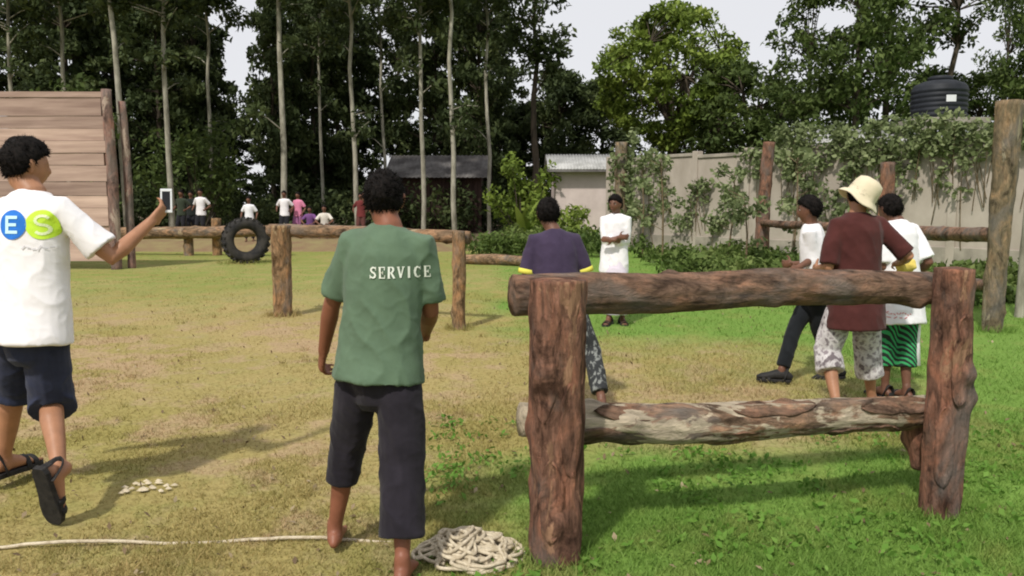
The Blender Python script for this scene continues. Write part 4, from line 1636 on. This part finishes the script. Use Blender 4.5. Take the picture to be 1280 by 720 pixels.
    if face:
        for sg in (-1, 1):
            c = head_c + hm @ (head_shape(Vector((sg * .40, .915, .03)).normalized(), s) + Vector((0, .002, 0)))
            ev, ef = sphere_dirs(12, 8)
            eo = MB().add([c + hm @ Vector((d.x * .013 * s, d.y * .005 * s, d.z * .006 * s)) for d in ev], ef).build('eye', EYEW, t)
            ci = c + hfw * .0046 * s
            MB().add([ci + hm @ Vector((d.x * .0055 * s, d.y * .0018 * s, d.z * .0055 * s)) for d in ev], ef).build('iris', M['hair'], eo)
            c = head_c + hm @ (head_shape(Vector((sg * .40, .90, .17)).normalized(), s) + Vector((0, .003, 0)))
            MB().add([c + hm @ Vector((d.x * .019 * s, d.y * .004 * s - abs(d.x) * .004 * s, d.z * .004 * s)) for d in ev], ef).build('eyebrow', M['hair'], t)
        c = head_c + hm @ (head_shape(Vector((0, .86, -.50)).normalized(), s) + Vector((0, .001, 0)))
        MB().add([c + hm @ Vector((d.x * .022 * s, d.y * .003 * s, d.z * .006 * s)) for d in ev], ef).build('mouth', LIP, t)
    # ---- shirt
    sm = MB()
    hemq = shirt.get('hem', -.16)
    ease = shirt.get('ease', 1.0)
    prof_ = [(hemq, .186, .142), (hemq * .5, .182, .136), (.10, .170, .120), (.38, .152, .108), (.62, .157, .112), (.78, .160, .106), (.88, .146, .094), (.945, .110, .082), (.972, .084, .073), (1.0, .068, .064)]
    if shirt.get('straight'):
        prof_ = [(q, max(a, .156) if q < .85 else a, max(b, .114) if q < .85 else b) for q, a, b in prof_]
    off = shirt.get('off', Vector((0, 0, 0)))
    sm.add(*loft([S(q) + off * max(0, -q) for q, _, _ in prof_], [(a * s * bd * ease, b * s * bd * ease) for _, a, b in prof_], [lat(q) for q, _, _ in prof_], 28, round_ends=False))
    slv = shirt.get('sleeve', .75)
    for k, sg in (('L', -1), ('R', 1)):
        sh, el, wr = J['sh' + k], J['el' + k], J['wr' + k]
        s0 = S(.84) + sr * sg * .05 * s
        top = sh
        if slv <= 1:
            pth = [s0, top, sh.lerp(el, slv * .5), sh.lerp(el, slv)]
            rr = [.080 * s, .060 * s, .062 * s, .066 * s * shirt.get('cuff', 1)]
        else:
            pth = [s0, top, sh.lerp(el, .5), el, el.lerp(wr, (slv - 1) * .6), el.lerp(wr, slv - 1)]
            rr = [.080 * s, .060 * s, .060 * s, .054 * s, .050 * s, .046 * s * shirt.get('cuff', 1)]
        sm.add(*loft(pth, [r_ * ease ** .5 for r_ in rr], pf, 18, round_ends=False))
    so = solid('shirt', sm, max(vox, .007), shirt['mat'], t, smooth=10 if vox < .009 else (6 if vox < .012 else 2), disp=folds(.0085 * shirt.get('fold', 1), seed * 3.3) if vox < .016 else None)
    # ---- trousers
    tm = MB()
    wq = ((-.22, .10, .10), (-.10, .150, .118), (.04, .155, .116), (.16, .148, .108))
    if legs_wear.get('skirt'):
        z1 = legs_wear['skirt']
        low = (J['anL'] + J['anR']) / 2
        mid = (J['knL'] + J['knR']) / 2
        hem_ = mid.lerp(low, z1)
        gap = (J['anL'] - J['anR']).length / 2
        tm.add(*loft([S(.16), S(0), mid.lerp(pelvis, .4), mid, hem_], [(.15 * s, .11 * s), (.165 * s, .125 * s), (.165 * s, .13 * s), (.16 * s, .13 * s), (gap + .10 * s, .13 * s)], pr_, 30, round_ends=False))
        nm = 'lungi'
    else:
        tm.add(*loft([S(q) for q, _, _ in wq], [(a * s * bd, b * s * bd) for _, a, b in wq], [pr_] * 4, 24))
        nm = legs_wear.get('name', 'trousers')
        for k, sg in (('L', -1), ('R', 1)):
            hp, kn, an = J['hip' + k], J['kn' + k], J['an' + k]
            fl_, (r1, r2, r3) = legs_wear['len'][k], legs_wear['r'][k] if isinstance(legs_wear['r'], dict) else legs_wear['r']
            hem_ = kn.lerp(an, fl_)
            tm.add(*loft([hp + U * .05 * s, hp.lerp(kn, .3), hp.lerp(kn, .75), kn, kn.lerp(hem_, .5), hem_],
                         [r1 * s * .62, r1 * s * 1.0, blend(r1, r2, .6) * s, r2 * s, blend(r2, r3, .5) * s, r3 * s], pr_, 18, round_ends=False))
    to = solid(nm, tm, max(vox, .007), legs_wear['mat'], t, smooth=5 if vox < .012 else 2, disp=folds(.008 * legs_wear.get('fold', 1), seed * 5.1, 8, 7) if vox < .016 else None)
    if shoe:
        for k, sg in (('L', -1), ('R', 1)):
            sandal(t, J['an' + k], legs[k][2], legs[k][3] if len(legs[k]) > 3 else pr_, s, shoe['mat'], shoe.get('name', 'sandal'), shoe.get('closed', False))
    return t, so, to, J, dict(hc=head_c, hm=hm, hu=hu, hf=hfw, hr=hrt, s=s, S=S, sr=sr, sf=sf, U=U)


EYEW = flat('eye_white', (0.65, 0.62, 0.58), .3)
LIP = flat('lip', (0.16, 0.06, 0.05), .5)


def print_on(shirt_o, me_local, origin, right, up, direction, mat, name, lift=.004):
    """lay flat artwork (x right, y up, metres) on the cloth along direction"""
    me = shirt_o.data
    base = ROOT[shirt_o]
    bvh = BVHTree.FromPolygons([v.co + base for v in me.vertices], [tuple(p.vertices) for p in me.polygons])
    direction = Vector(direction).normalized()
    kill = False
    co = []
    for v in me_local.vertices:
        p = origin + right * v.co.x + up * v.co.y
        hit, nrm, idx, dist = bvh.ray_cast(p - direction * .6, direction)
        if hit is None:
            hit = p
        co.append(hit - direction * lift)
    for v, c in zip(me_local.vertices, co):
        v.co = c
    return put(name, me_local, mat, shirt_o, smooth=False)


def text_mesh(txt, size, bold=.0, ext=None):
    cu = bpy.data.curves.new('t', 'FONT')
    cu.body = txt
    cu.size = size
    cu.align_x = 'CENTER'
    cu.align_y = 'CENTER'
    cu.offset = bold
    cu.space_character = 1.06
    ob = bpy.data.objects.new('t', cu)
    COL.objects.link(ob)
    dg = bpy.context.evaluated_depsgraph_get()
    me = bpy.data.meshes.new_from_object(ob.evaluated_get(dg))
    bpy.data.objects.remove(ob)
    return me


def disc_mesh(r, cx=0.0, cy=0.0, rings=8, n=40):
    v = [(cx, cy, 0)]
    f = []
    for i in range(1, rings + 1):
        for k in range(n):
            a = 2 * math.pi * k / n
            v.append((cx + r * i / rings * math.cos(a), cy + r * i / rings * math.sin(a), 0))
    for k in range(n):
        f.append((0, 1 + k, 1 + (k + 1) % n))
    for i in range(rings - 1):
        for k in range(n):
            a, b = 1 + i * n + k, 1 + i * n + (k + 1) % n
            f.append((a, a + n, b + n, b))
    return MB().add(v, f).mesh('disc')


def strokes_mesh(strokes, w):
    """letters from straight strokes ((x0,y0,x1,y1[,width])...)"""
    mb = MB()
    for st in strokes:
        x0, y0, x1, y1 = st[:4]
        ww = st[4] if len(st) > 4 else w
        a, b = Vector((x0, y0, 0)), Vector((x1, y1, 0))
        d = (b - a).normalized()
        nn = Vector((-d.y, d.x, 0)) * ww / 2
        k = max(1, int((b - a).length / .012))
        v = []
        for i in range(k + 1):
            c = a.lerp(b, i / k)
            v += [c - nn, c + nn]
        mb.add(v, [(2 * i, 2 * i + 2, 2 * i + 3, 2 * i + 1) for i in range(k)])
    return mb.mesh('strokes')


SK_A = skin('skin_light_brown', (0.36, 0.175, 0.098))
SK_B = skin('skin_brown', (0.235, 0.090, 0.052))
SK_C = skin('skin_deep_brown', (0.15, 0.068, 0.042))
SANDAL = pm('sandal_rubber', (0.012, 0.012, 0.013), (0.03, 0.028, 0.027), 30, .7, .2)

# ---- man in the white printed T-shirt (holds up a phone)
A_pel, A_nk, A_hd = at(38, 400, 3.80), at(41, 239, 3.86), at(33, 207, 3.90)
wrA = at(189, 277, 4.02)
ph_c = at(208, 251, 4.09)
hdA = (at(209, 258, 4.10) - wrA).normalized()
WT = fabric('white_tshirt', (0.80, 0.78, 0.80), .03)
tA, shA, trA, JA, fA = person(
    'man in white printed T-shirt and navy shorts, holding a phone at arm\'s length', 1.79, 16, A_pel, A_nk, A_hd, SK_A,
    dict(mat=WT, hem=-.18, sleeve=.80, ease=1.10, straight=True, flare=1.2, cuff=1.18),
    dict(mat=fabric('navy_shorts', (0.030, 0.036, 0.068), .3), name='shorts', len={'L': .12, 'R': .14}, r=(.098, .096, .104)),
    {'R': (wrA, (.25, -.25, -1), hdA, (-.75, .1, .25), .75, None),
     'L': (at(-28, 385, 4.05), (-.6, -.6, -.2))},
    {'R': (at(74, 590, 3.62), (-.62, 1, .05), (.02, .30, -.95)),
     'L': (at(4, 584, 4.12), (0, 1, 0), (.25, 1, -.02))},
    head_yaw=40, head_pitch=-4, sw=.165, vox=.0075, bare=True, shoe=dict(mat=SANDAL), seed=1.3, hair_len=.016)
# logo on the back
bk = fA['S'](.70)
ogn = at(31, 281, 3.7)
rt, up_ = Vector((1, 0, 0)), Vector((0, 0, 1))
BLUE = flat('print_blue', (0.02, 0.17, 0.62), .7)
LIME = flat('print_lime', (0.56, 0.83, 0.06), .7)
PALE = flat('print_pale', (0.80, 0.90, 0.55), .7)
CYAN = flat('print_light_cyan', (0.55, 0.85, 0.93), .7)
GREY = flat('print_grey', (0.62, 0.61, 0.64), .7)
for (dx_, m_) in ((-.066, BLUE), (.066, LIME)):
    print_on(shA, disc_mesh(.0685, dx_, 0), ogn, rt, up_, (0, 1, 0), m_, 'printed_disc')
ex = -.066
print_on(shA, strokes_mesh([(ex - .026, -.041, ex - .026, .041, .017), (ex - .026, .034, ex + .03, .034), (ex - .026, 0, ex + .024, 0), (ex - .026, -.034, ex + .03, -.034)], .014),
         ogn, rt, up_, (0, 1, 0), CYAN, 'printed_letter', .0065)
print_on(shA, strokes_mesh([(.066 + .03 * math.cos(a1) * .9, c0 + .021 * math.sin(a1), .066 + .03 * math.cos(a2) * .9, c0 + .021 * math.sin(a2))
                            for c0, lo_, hi_ in ((.020, .4, 4.7), (-.022, 1.57, -2.7)) for a1, a2 in [(lo_ + (hi_ - lo_) * i / 10, lo_ + (hi_ - lo_) * (i + 1) / 10) for i in range(10)]], .013),
         ogn, rt, up_, (0, 1, 0), PALE, 'printed_letter', .0065)
print_on(shA, strokes_mesh([(-.02 + .022 * i, -.112 + .008 * math.sin(i * 1.7), -.004 + .022 * i, -.105 + .010 * math.sin(i * 2.3 + 1)) for i in range(6)], .006),
         ogn, rt, up_, (0, 1, 0), GREY, 'printed_lines', .005)
# the phone in his hand
phn = thing('phone', 'small white-framed phone held upright in the outstretched hand', 'phone', ph_c)
prot = Matrix.Rotation(R(12), 3, 'Z') @ Matrix.Rotation(R(-8), 3, 'X')
fw = .056
for (cx, cz, sx, sz) in ((0, .054, fw, .014), (0, -.054, fw, .014), (-.0235, 0, .009, .094), (.0235, 0, .009, .094)):
    MB().box(ph_c + prot @ Vector((cx, 0, cz)), (sx, .011, sz), prot).build('frame', M['label'], phn, smooth=False, bevel=.002)
MB().box(ph_c, (.038, .008, .094), prot).build('screen', pm('dark_screen', (.012, .013, .015), (.02, .02, .024), 5, .15, 0), phn, smooth=False)

# ---- man in the green service shirt
B_pel, B_nk, B_hd = at(474, 452, 3.16), at(486, 281, 3.20), at(480, 249, 3.235)
GREEN = fabric('green_polo', (0.105, 0.160, 0.105), .16)
tB, shB, trB, JB, fB = person(
    'barefoot man in green shirt lettered SERVICE and rolled dark trousers, seen from behind', 1.63, 6, B_pel, B_nk, B_hd, SK_B,
    dict(mat=GREEN, hem=-.14, sleeve=.82, ease=1.06, straight=True, cuff=1.05, fold=1.5),
    dict(mat=fabric('black_trousers', (0.022, 0.019, 0.026), .35), len={'L': .44, 'R': .74}, r={'L': (.098, .082, .070), 'R': (.100, .096, .098)}, fold=1.3),
    {'L': (at(404, 441, 3.38), (-.7, -1, -.1), (-.25, .45, -.8), (.8, .3, 0), .9),
     'R': (at(531, 418, 3.44), (.35, -1, -.2), (-.3, .9, .2), (-.9, -.2, 0), .9)},
    {'L': (at(418, 664, 3.32), (-.1, 1, .1), (-.12, 1, -.05)),
     'R': (at(503, 708, 3.00), (.05, 1, .1), (.06, 1, -.03))},
    head_yaw=-6, head_pitch=-3, sw=.150, vox=.0075, seed=2.7, hair_len=.010)
LET = {  # serif capitals on a unit box: strokes (x0,y0,x1,y1,width)
    'S': [(.82, .86, .5, .94, .16), (.5, .94, .2, .78, .2), (.2, .78, .3, .58, .2), (.3, .58, .72, .42, .2), (.72, .42, .8, .2, .2), (.8, .2, .5, .06, .2), (.5, .06, .16, .16, .16), (.86, .98, .86, .68, .08), (.12, .32, .12, .02, .08)],
    'E': [(.26, .04, .26, .96, .22), (.1, .94, .84, .94, .1), (.1, .06, .86, .06, .1), (.3, .5, .62, .5, .09), (.84, .97, .84, .7, .08), (.86, .3, .86, .03, .08), (.62, .64, .62, .36, .07)],
    'R': [(.24, .04, .24, .96, .22), (.08, .94, .62, .94, .1), (.62, .94, .8, .76, .2), (.8, .76, .62, .52, .2), (.62, .50, .3, .50, .1), (.5, .5, .86, .06, .2), (.08, .05, .42, .05, .08), (.74, .05, .98, .05, .08)],
    'V': [(.2, .94, .5, .06, .2), (.8, .94, .5, .06, .13), (.04, .95, .38, .95, .08), (.64, .95, .96, .95, .08)],
    'I': [(.5, .04, .5, .96, .24), (.3, .95, .7, .95, .08), (.3, .05, .7, .05, .08)],
    'C': [(.84, .8, .6, .94, .13), (.6, .94, .34, .86, .18), (.34, .86, .2, .5, .24), (.2, .5, .34, .14, .22), (.34, .14, .6, .06, .16), (.6, .06, .86, .2, .12), (.86, .97, .86, .68, .08)]}
lw, lh = .0305, .047
st = []
xx = -.117
for ch in 'SERVICE':
    wch = lw * (.62 if ch == 'I' else 1.0)
    for (x0, y0, x1, y1, ww) in LET[ch]:
        st.append((xx + x0 * wch, (y0 - .5) * lh, xx + x1 * wch, (y1 - .5) * lh, ww * .034))
    xx += wch + .0045
print_on(shB, strokes_mesh(st, .008), at(501, 340, 3.1), Vector((.995, -.09, .0)).normalized(), Vector((0, 0, 1)), (.05, 1, 0),
         flat('print_white', (0.74, 0.77, 0.70), .7), 'back_lettering', .0045)

# ---- running man in navy shirt
C_pel, C_nk, C_hd = at(698, 374, 5.50), at(692, 288, 5.62), at(685, 268, 5.66)
SPECK, nt_, b_ = _nodes('speckled_trousers')
nt_.links.new(ramp(nt_, noise_node(nt_, 38, 3, (1, 1, .5)), [(.52, (.022, .024, .026)), (.60, (.20, .21, .20))]), b_.inputs['Base Color'])
b_.inputs['Roughness'].default_value = .9
NAVY = fabric('navy_purple_shirt', (0.050, 0.036, 0.070), .25)
tC, shC, trC, JC, fC = person(
    'man in dark navy-purple shirt with yellow cuffs running behind the log hurdle', 1.58, -8, C_pel, C_nk, C_hd, SK_C,
    dict(mat=NAVY, hem=-.16, sleeve=.86, ease=1.08, cuff=1.0),
    dict(mat=SPECK, len={'L': .8, 'R': .85}, r=(.090, .074, .066)),
    {'L': (at(655, 358, 5.78), (-.10, -1, -.3)), 'R': (at(732, 352, 5.85), (.12, -1, -.3))},
    {'L': (at(684, 496, 5.85), (0, 1, .2), (-.1, 1, 0)), 'R': (at(752, 500, 5.25), (.35, .9, 0), (.15, .9, -.35))},
    sw=.155, vox=.0105, seed=4.1, hair_len=.012)
for k in 'LR':
    e = JC['el' + k]
    d = (JC['sh' + k] - e).normalized()
    e = e + d * .045
    MB().add(*loft([e - d * .012, e + d * .022], [.064, .064], (0, 1, 0), 16, round_ends=False)).build('cuff', flat('yellow_trim', (.72, .66, .10), .8), shC)

# ---- onlooker in white
D_pel, D_nk, D_hd = at(768, 319, 9.80), at(770, 266.5, 9.80), at(769, 255.5, 9.76)
tD, shD, trD, JD, fD = person(
    'onlooker in long white shirt and white lungi with folded arms, facing the field', 1.60, 204, D_pel, D_nk, D_hd, SK_C,
    dict(mat=M['white'], hem=-.42, sleeve=1.55, ease=1.06, straight=True),
    dict(mat=fabric('lilac_white_cotton', (0.66, 0.60, 0.70), .08), skirt=.86),
    {'L': (at(766, 300, 9.58), (.3, .3, -.9), (-1, .25, .1), (0, 1, 0), .3), 'R': (at(773, 297, 9.60), (-.3, .3, -.9), (1, .25, .05), (0, 1, 0), .3)},
    {'L': (at(778, 399, 9.78), (0, -1, 0), (.05, -1, 0)), 'R': (at(761, 398, 9.70), (0, -1, 0), (-.4, -1, 0))},
    head_yaw=212, sw=.155, vox=.0115, seed=5.3, face=True, shoe=dict(mat=SANDAL), hair_len=.016)

# ---- boy in white shirt striding left
E_pel, E_nk, E_hd = at(1020, 362, 6.60), at(1014, 279, 6.60), at(1011, 263, 6.60)
tE, shE, trE, JE, fE = person(
    'boy in white T-shirt and black trousers striding past the man in the hat', 1.57, -62, E_pel, E_nk, E_hd, SK_C,
    dict(mat=M['white'], hem=-.18, sleeve=.8, ease=1.04),
    dict(mat=fabric('black_cloth', (0.013, 0.015, 0.018), .3), len={'L': .88, 'R': .9}, r=(.090, .072, .064)),
    {'L': (at(990, 330, 6.75), (.3, .3, -1)), 'R': (at(997, 335, 6.42), (.7, -.3, -.7))},
    {'L': (at(1044, 468, 6.72), (-1, .3, 0), (-.9, .4, -.25), (.35, .9, 0)), 'R': (at(977, 464, 6.52), (-1, .2, .1), (-1, .35, 0), (.35, .9, 0))},
    head_yaw=-70, sw=.145, vox=.0105, seed=6.6, face=True, shoe=dict(mat=SANDAL, name='shoe', closed=True), hair_len=.018)

# ---- third figure, white shirt and green-patterned shorts
G_pel, G_nk, G_hd = at(1126, 362, 6.00), at(1121, 275, 6.08), at(1112, 262, 6.12)
GS, nt_, b_ = _nodes('green_black_print')
tc_ = nt_.nodes.new('ShaderNodeTexCoord')
wv_ = nt_.nodes.new('ShaderNodeTexWave')
wv_.bands_direction = 'DIAGONAL'
wv_.inputs['Scale'].default_value = 14
wv_.inputs['Distortion'].default_value = 2.5
nt_.links.new(tc_.outputs['Object'], wv_.inputs[0])
nt_.links.new(ramp(nt_, wv_.outputs['Fac'], [(.52, (.008, .016, .012)), (.62, (.03, .30, .10))]), b_.inputs['Base Color'])
b_.inputs['Roughness'].default_value = .85
tG, shG, trG, JG, fG = person(
    'person in long white shirt and green patterned shorts, behind the hatted man', 1.58, -20, G_pel, G_nk, G_hd, SK_C,
    dict(mat=M['white'], hem=-.50, sleeve=.9, ease=1.08, straight=True),
    dict(mat=GS, name='shorts', len={'L': .55, 'R': .55}, r=(.092, .086, .088)),
    {'L': (at(1098, 335, 6.2), (-.2, -.9, -.5)), 'R': (at(1143, 345, 6.22), (.25, -1, -.3))},
    {'L': (at(1106, 489, 6.05), (-.1, 1, 0), (-.3, 1, 0)), 'R': (at(1133, 492, 5.95), (0, 1, 0), (-.2, 1, 0))},
    sw=.165, vox=.0105, seed=7.2, shoe=dict(mat=SANDAL), hair_len=.012)
gm = strokes_mesh([(-.09 + .018 * i, .0 + .007 * math.sin(i * 2.1), -.078 + .018 * i, .012 * math.sin(i * 1.3 + .6)) for i in range(10)]
                  + [(-.07 + .035 * i, -.03 - .006 * (i % 2), -.05 + .035 * i, -.03 + .008 * (i % 2)) for i in range(4)], .007)
print_on(shG, gm, at(1127, 393, 5.8), Vector((1, 0, 0)), Vector((0, 0, 1)), (0, 1, 0), flat('faded_red_print', (.62, .25, .25), .8), 'printed_lines', .004)
sp = MB()
for k, sg in (('R', 1),):
    hp, kn, an = JG['hipR'], JG['knR'], JG['anR']
    pth = [hp.lerp(kn, .35), hp.lerp(kn, .7), kn, kn.lerp(an, .5)]
    sp.add(*loft([p + Vector((.070, -.030, 0)) for p in pth], [(.026, .026)] * 4, (1, 0, 0), 10, round_ends=False))
sp.build('side_stripe', M['white'], trG)
# ---- man in maroon shirt and sun hat
F_pel, F_nk, F_hd = at(1070, 369, 5.40), at(1072, 266, 5.44), at(1075, 247, 5.47)
FLO, nt_, b_ = _nodes('floral_shorts')
c1_ = ramp(nt_, noise_node(nt_, 21, 3, (1, 1, 1), .5), [(.40, (.12, .10, .11)), (.47, (.60, .57, .57)), (.56, (.64, .62, .62)), (.62, (.26, .22, .24))])
c2_ = ramp(nt_, noise_node(nt_, 9, 3), [(.42, (.62, .59, .60)), (.58, (.16, .13, .14))])
nt_.links.new(mixc(nt_, .35, c1_, c2_), b_.inputs['Base Color'])
b_.inputs['Roughness'].default_value = .9
MAR = fabric('maroon_shirt', (0.072, 0.022, 0.020), .25)
tF, shF, trF, JF, fF = person(
    'man in maroon shirt, grey floral shorts and cream sun hat, walking away beyond the rail', 1.66, -14, F_pel, F_nk, F_hd, SK_A,
    dict(mat=MAR, hem=-.42, sleeve=.95, ease=1.14, straight=True),
    dict(mat=FLO, name='shorts', len={'L': .40, 'R': .55}, r=(.100, .094, .096)),
    {'L': (at(1022, 336, 5.60), (-.15, -1, -.2)), 'R': (at(1121, 330, 5.62), (.25, -1, -.2), (.7, .5, 0), (0, -.2, -1), .8)},
    {'L': (at(1046, 507, 5.25), (-.2, .9, .1), (-.3, 1, 0)), 'R': (at(1090, 505, 5.60), (.1, 1, .1), (-.2, 1, 0))},
    head_yaw=10, head_pitch=-8, head_roll=14, sw=.168, vox=.0105, seed=8.4, shoe=dict(mat=SANDAL), hair_len=.012)
yc = at(1132, 331, 5.60)
ym = MB()
dv_, df_ = sphere_dirs(26, 18)
ym.add([yc + Vector((d.x * .070, d.y * .05, d.z * .052)) * (1 + .22 * noise.noise(d * 2.1 + Vector((4, 0, 0))) + .10 * (1 - 2 * abs(noise.noise(d * 5)))) for d in dv_], df_)
ym.add(*loft([yc + Vector((-.02, 0, -.02)), yc + Vector((-.035, .0, -.09)), yc + Vector((-.03, .01, -.14))], [(.035, .02), (.045, .016), (.03, .01)], (1, 0, 0), 12))
yo_ = solid('yellow_cloth', ym, .009, fabric('yellow_cotton', (.72, .56, .14), .12), loc=yc, smooth=2, disp=folds(.004, 2.0, 30, 30))
tag(yo_, 'crumpled yellow cloth held in the right hand of the hatted man', 'cloth')
HAT = fabric('cream_cotton', (0.66, 0.58, 0.42), .08)
hm = fF['hm'] @ Matrix.Rotation(R(20), 3, 'Y') @ Matrix.Rotation(R(10), 3, 'X')
hv, hf_ = [], []
hp_ = [(.0, .150), (.05, .147), (.085, .130), (.100, .098), (.105, .05), (.108, .018), (.128, .004), (.148, -.016), (.158, -.028), (.148, -.022), (.126, -.002), (.103, .012), (.098, .05)]
nH = 40
for (r_, z_) in hp_:
    for k in range(nH):
        a = 2 * math.pi * k / nH
        wob = .010 * math.sin(2 * a + .5) + .006 * math.sin(5 * a) if r_ > .12 else 0
        dent = .004 * noise.noise(Vector((math.cos(a) * 2, math.sin(a) * 2, z_ * 20)))
        hv.append(F_hd + hm @ Vector(((r_ + dent) * math.cos(a) * .95, (r_ + dent) * math.sin(a) * 1.05, z_ + wob - .004)))
for i in range(len(hp_) - 1):
    for k in range(nH):
        k2 = (k + 1) % nH
        hf_.append((i * nH + k, i * nH + k2, (i + 1) * nH + k2, (i + 1) * nH + k))
MB().add(hv, hf_).build('sun_hat', HAT, tF)


# ---- distant onlookers on the bank
def onlooker(label, px, top, Y, shirt_c, leg_c, yaw=180, H=1.6, z0=.30, seat=False, seed=1):
    x = gx(px, Y)
    pel = Vector((x, Y, z0 + H * .52))
    nk = Vector((x, Y, z0 + H * .835))
    hd = Vector((x, Y - .02, z0 + H * .925))
    if seat:
        pel = Vector((x, Y, z0 + .36))
        nk = pel + Vector((0, -.06, H * .31))
        hd = nk + Vector((0, -.03, H * .09))
    an = R(yaw)
    fw = Vector((math.sin(an), math.cos(an), 0))
    rt_ = Vector((math.cos(an), -math.sin(an), 0))
    g_ = Vector((x, Y, z0))
    if seat:
        legs = {k: (g_ + fw * .38 + rt_ * sg * .12 + Vector((0, 0, .08)), Vector((0, 0, 1)) + fw * .5, fw) for k, sg in (('L', -1), ('R', 1))}
        arms = {k: (pel + fw * .34 + rt_ * sg * .14 + Vector((0, 0, .12)), rt_ * sg - fw * .5) for k, sg in (('L', -1), ('R', 1))}
    else:
        legs = {k: (g_ + rt_ * sg * .10 + fw * .05 * sg + Vector((0, 0, .085)), fw, fw) for k, sg in (('L', -1), ('R', 1))}
        arms = {k: (pel + rt_ * sg * .24 + fw * .1 + Vector((0, 0, .02 + .1 * (seed % 2))), -fw + rt_ * sg * .4) for k, sg in (('L', -1), ('R', 1))}
    person(label, H, yaw, pel, nk, hd, SK_C, dict(mat=fabric('onlooker_shirt', shirt_c, .1), hem=-.2, sleeve=.8),
           dict(mat=fabric('onlooker_trousers', leg_c, .2), len={'L': .85, 'R': .85}, r=(.09, .075, .07)),
           arms, legs, vox=.02, seed=seed, bare=False)


DK = (.018, .018, .022)
onlooker('distant onlooker in dark green patterned clothes beside the onlooker in white on the bank', 229, 240, 27.5, (.035, .045, .03), DK, 190, 1.62, .30, seed=1)
onlooker('distant onlooker in black clothes half hidden next to the patterned one', 241, 240, 28.2, (.02, .024, .022), DK, 170, 1.6, .30, seed=2)
onlooker('distant onlooker in white shirt and black trousers standing left of the tyre', 253, 239, 27.2, (.72, .70, .72), DK, 185, 1.66, .30, seed=3)
onlooker('distant onlooker in white shirt standing right behind the tyre', 313, 249, 25.6, (.76, .76, .80), (.04, .04, .05), 175, 1.45, .24, seed=4)
onlooker('distant onlooker in white shirt and dark trousers above the weathered hurdle post', 357, 241, 27.4, (.74, .72, .74), DK, 180, 1.6, .30, seed=5)
onlooker('distant onlooker in pink clothes standing on the bank', 374, 242, 27.8, (.62, .22, .34), (.30, .12, .24), 200, 1.56, .30, seed=6)
onlooker('distant seated onlooker in purple on the bank', 389, 262, 27.4, (.16, .07, .20), (.10, .05, .14), 180, 1.5, .30, True, seed=7)
onlooker('distant seated onlooker in white on the bank', 407, 258, 27.0, (.62, .58, .52), (.12, .09, .07), 175, 1.6, .30, True, seed=8)
onlooker('distant onlooker in dark red partly behind the man in green', 452, 246, 27.6, (.14, .03, .03), (.1, .04, .035), 180, 1.55, .28, seed=9)
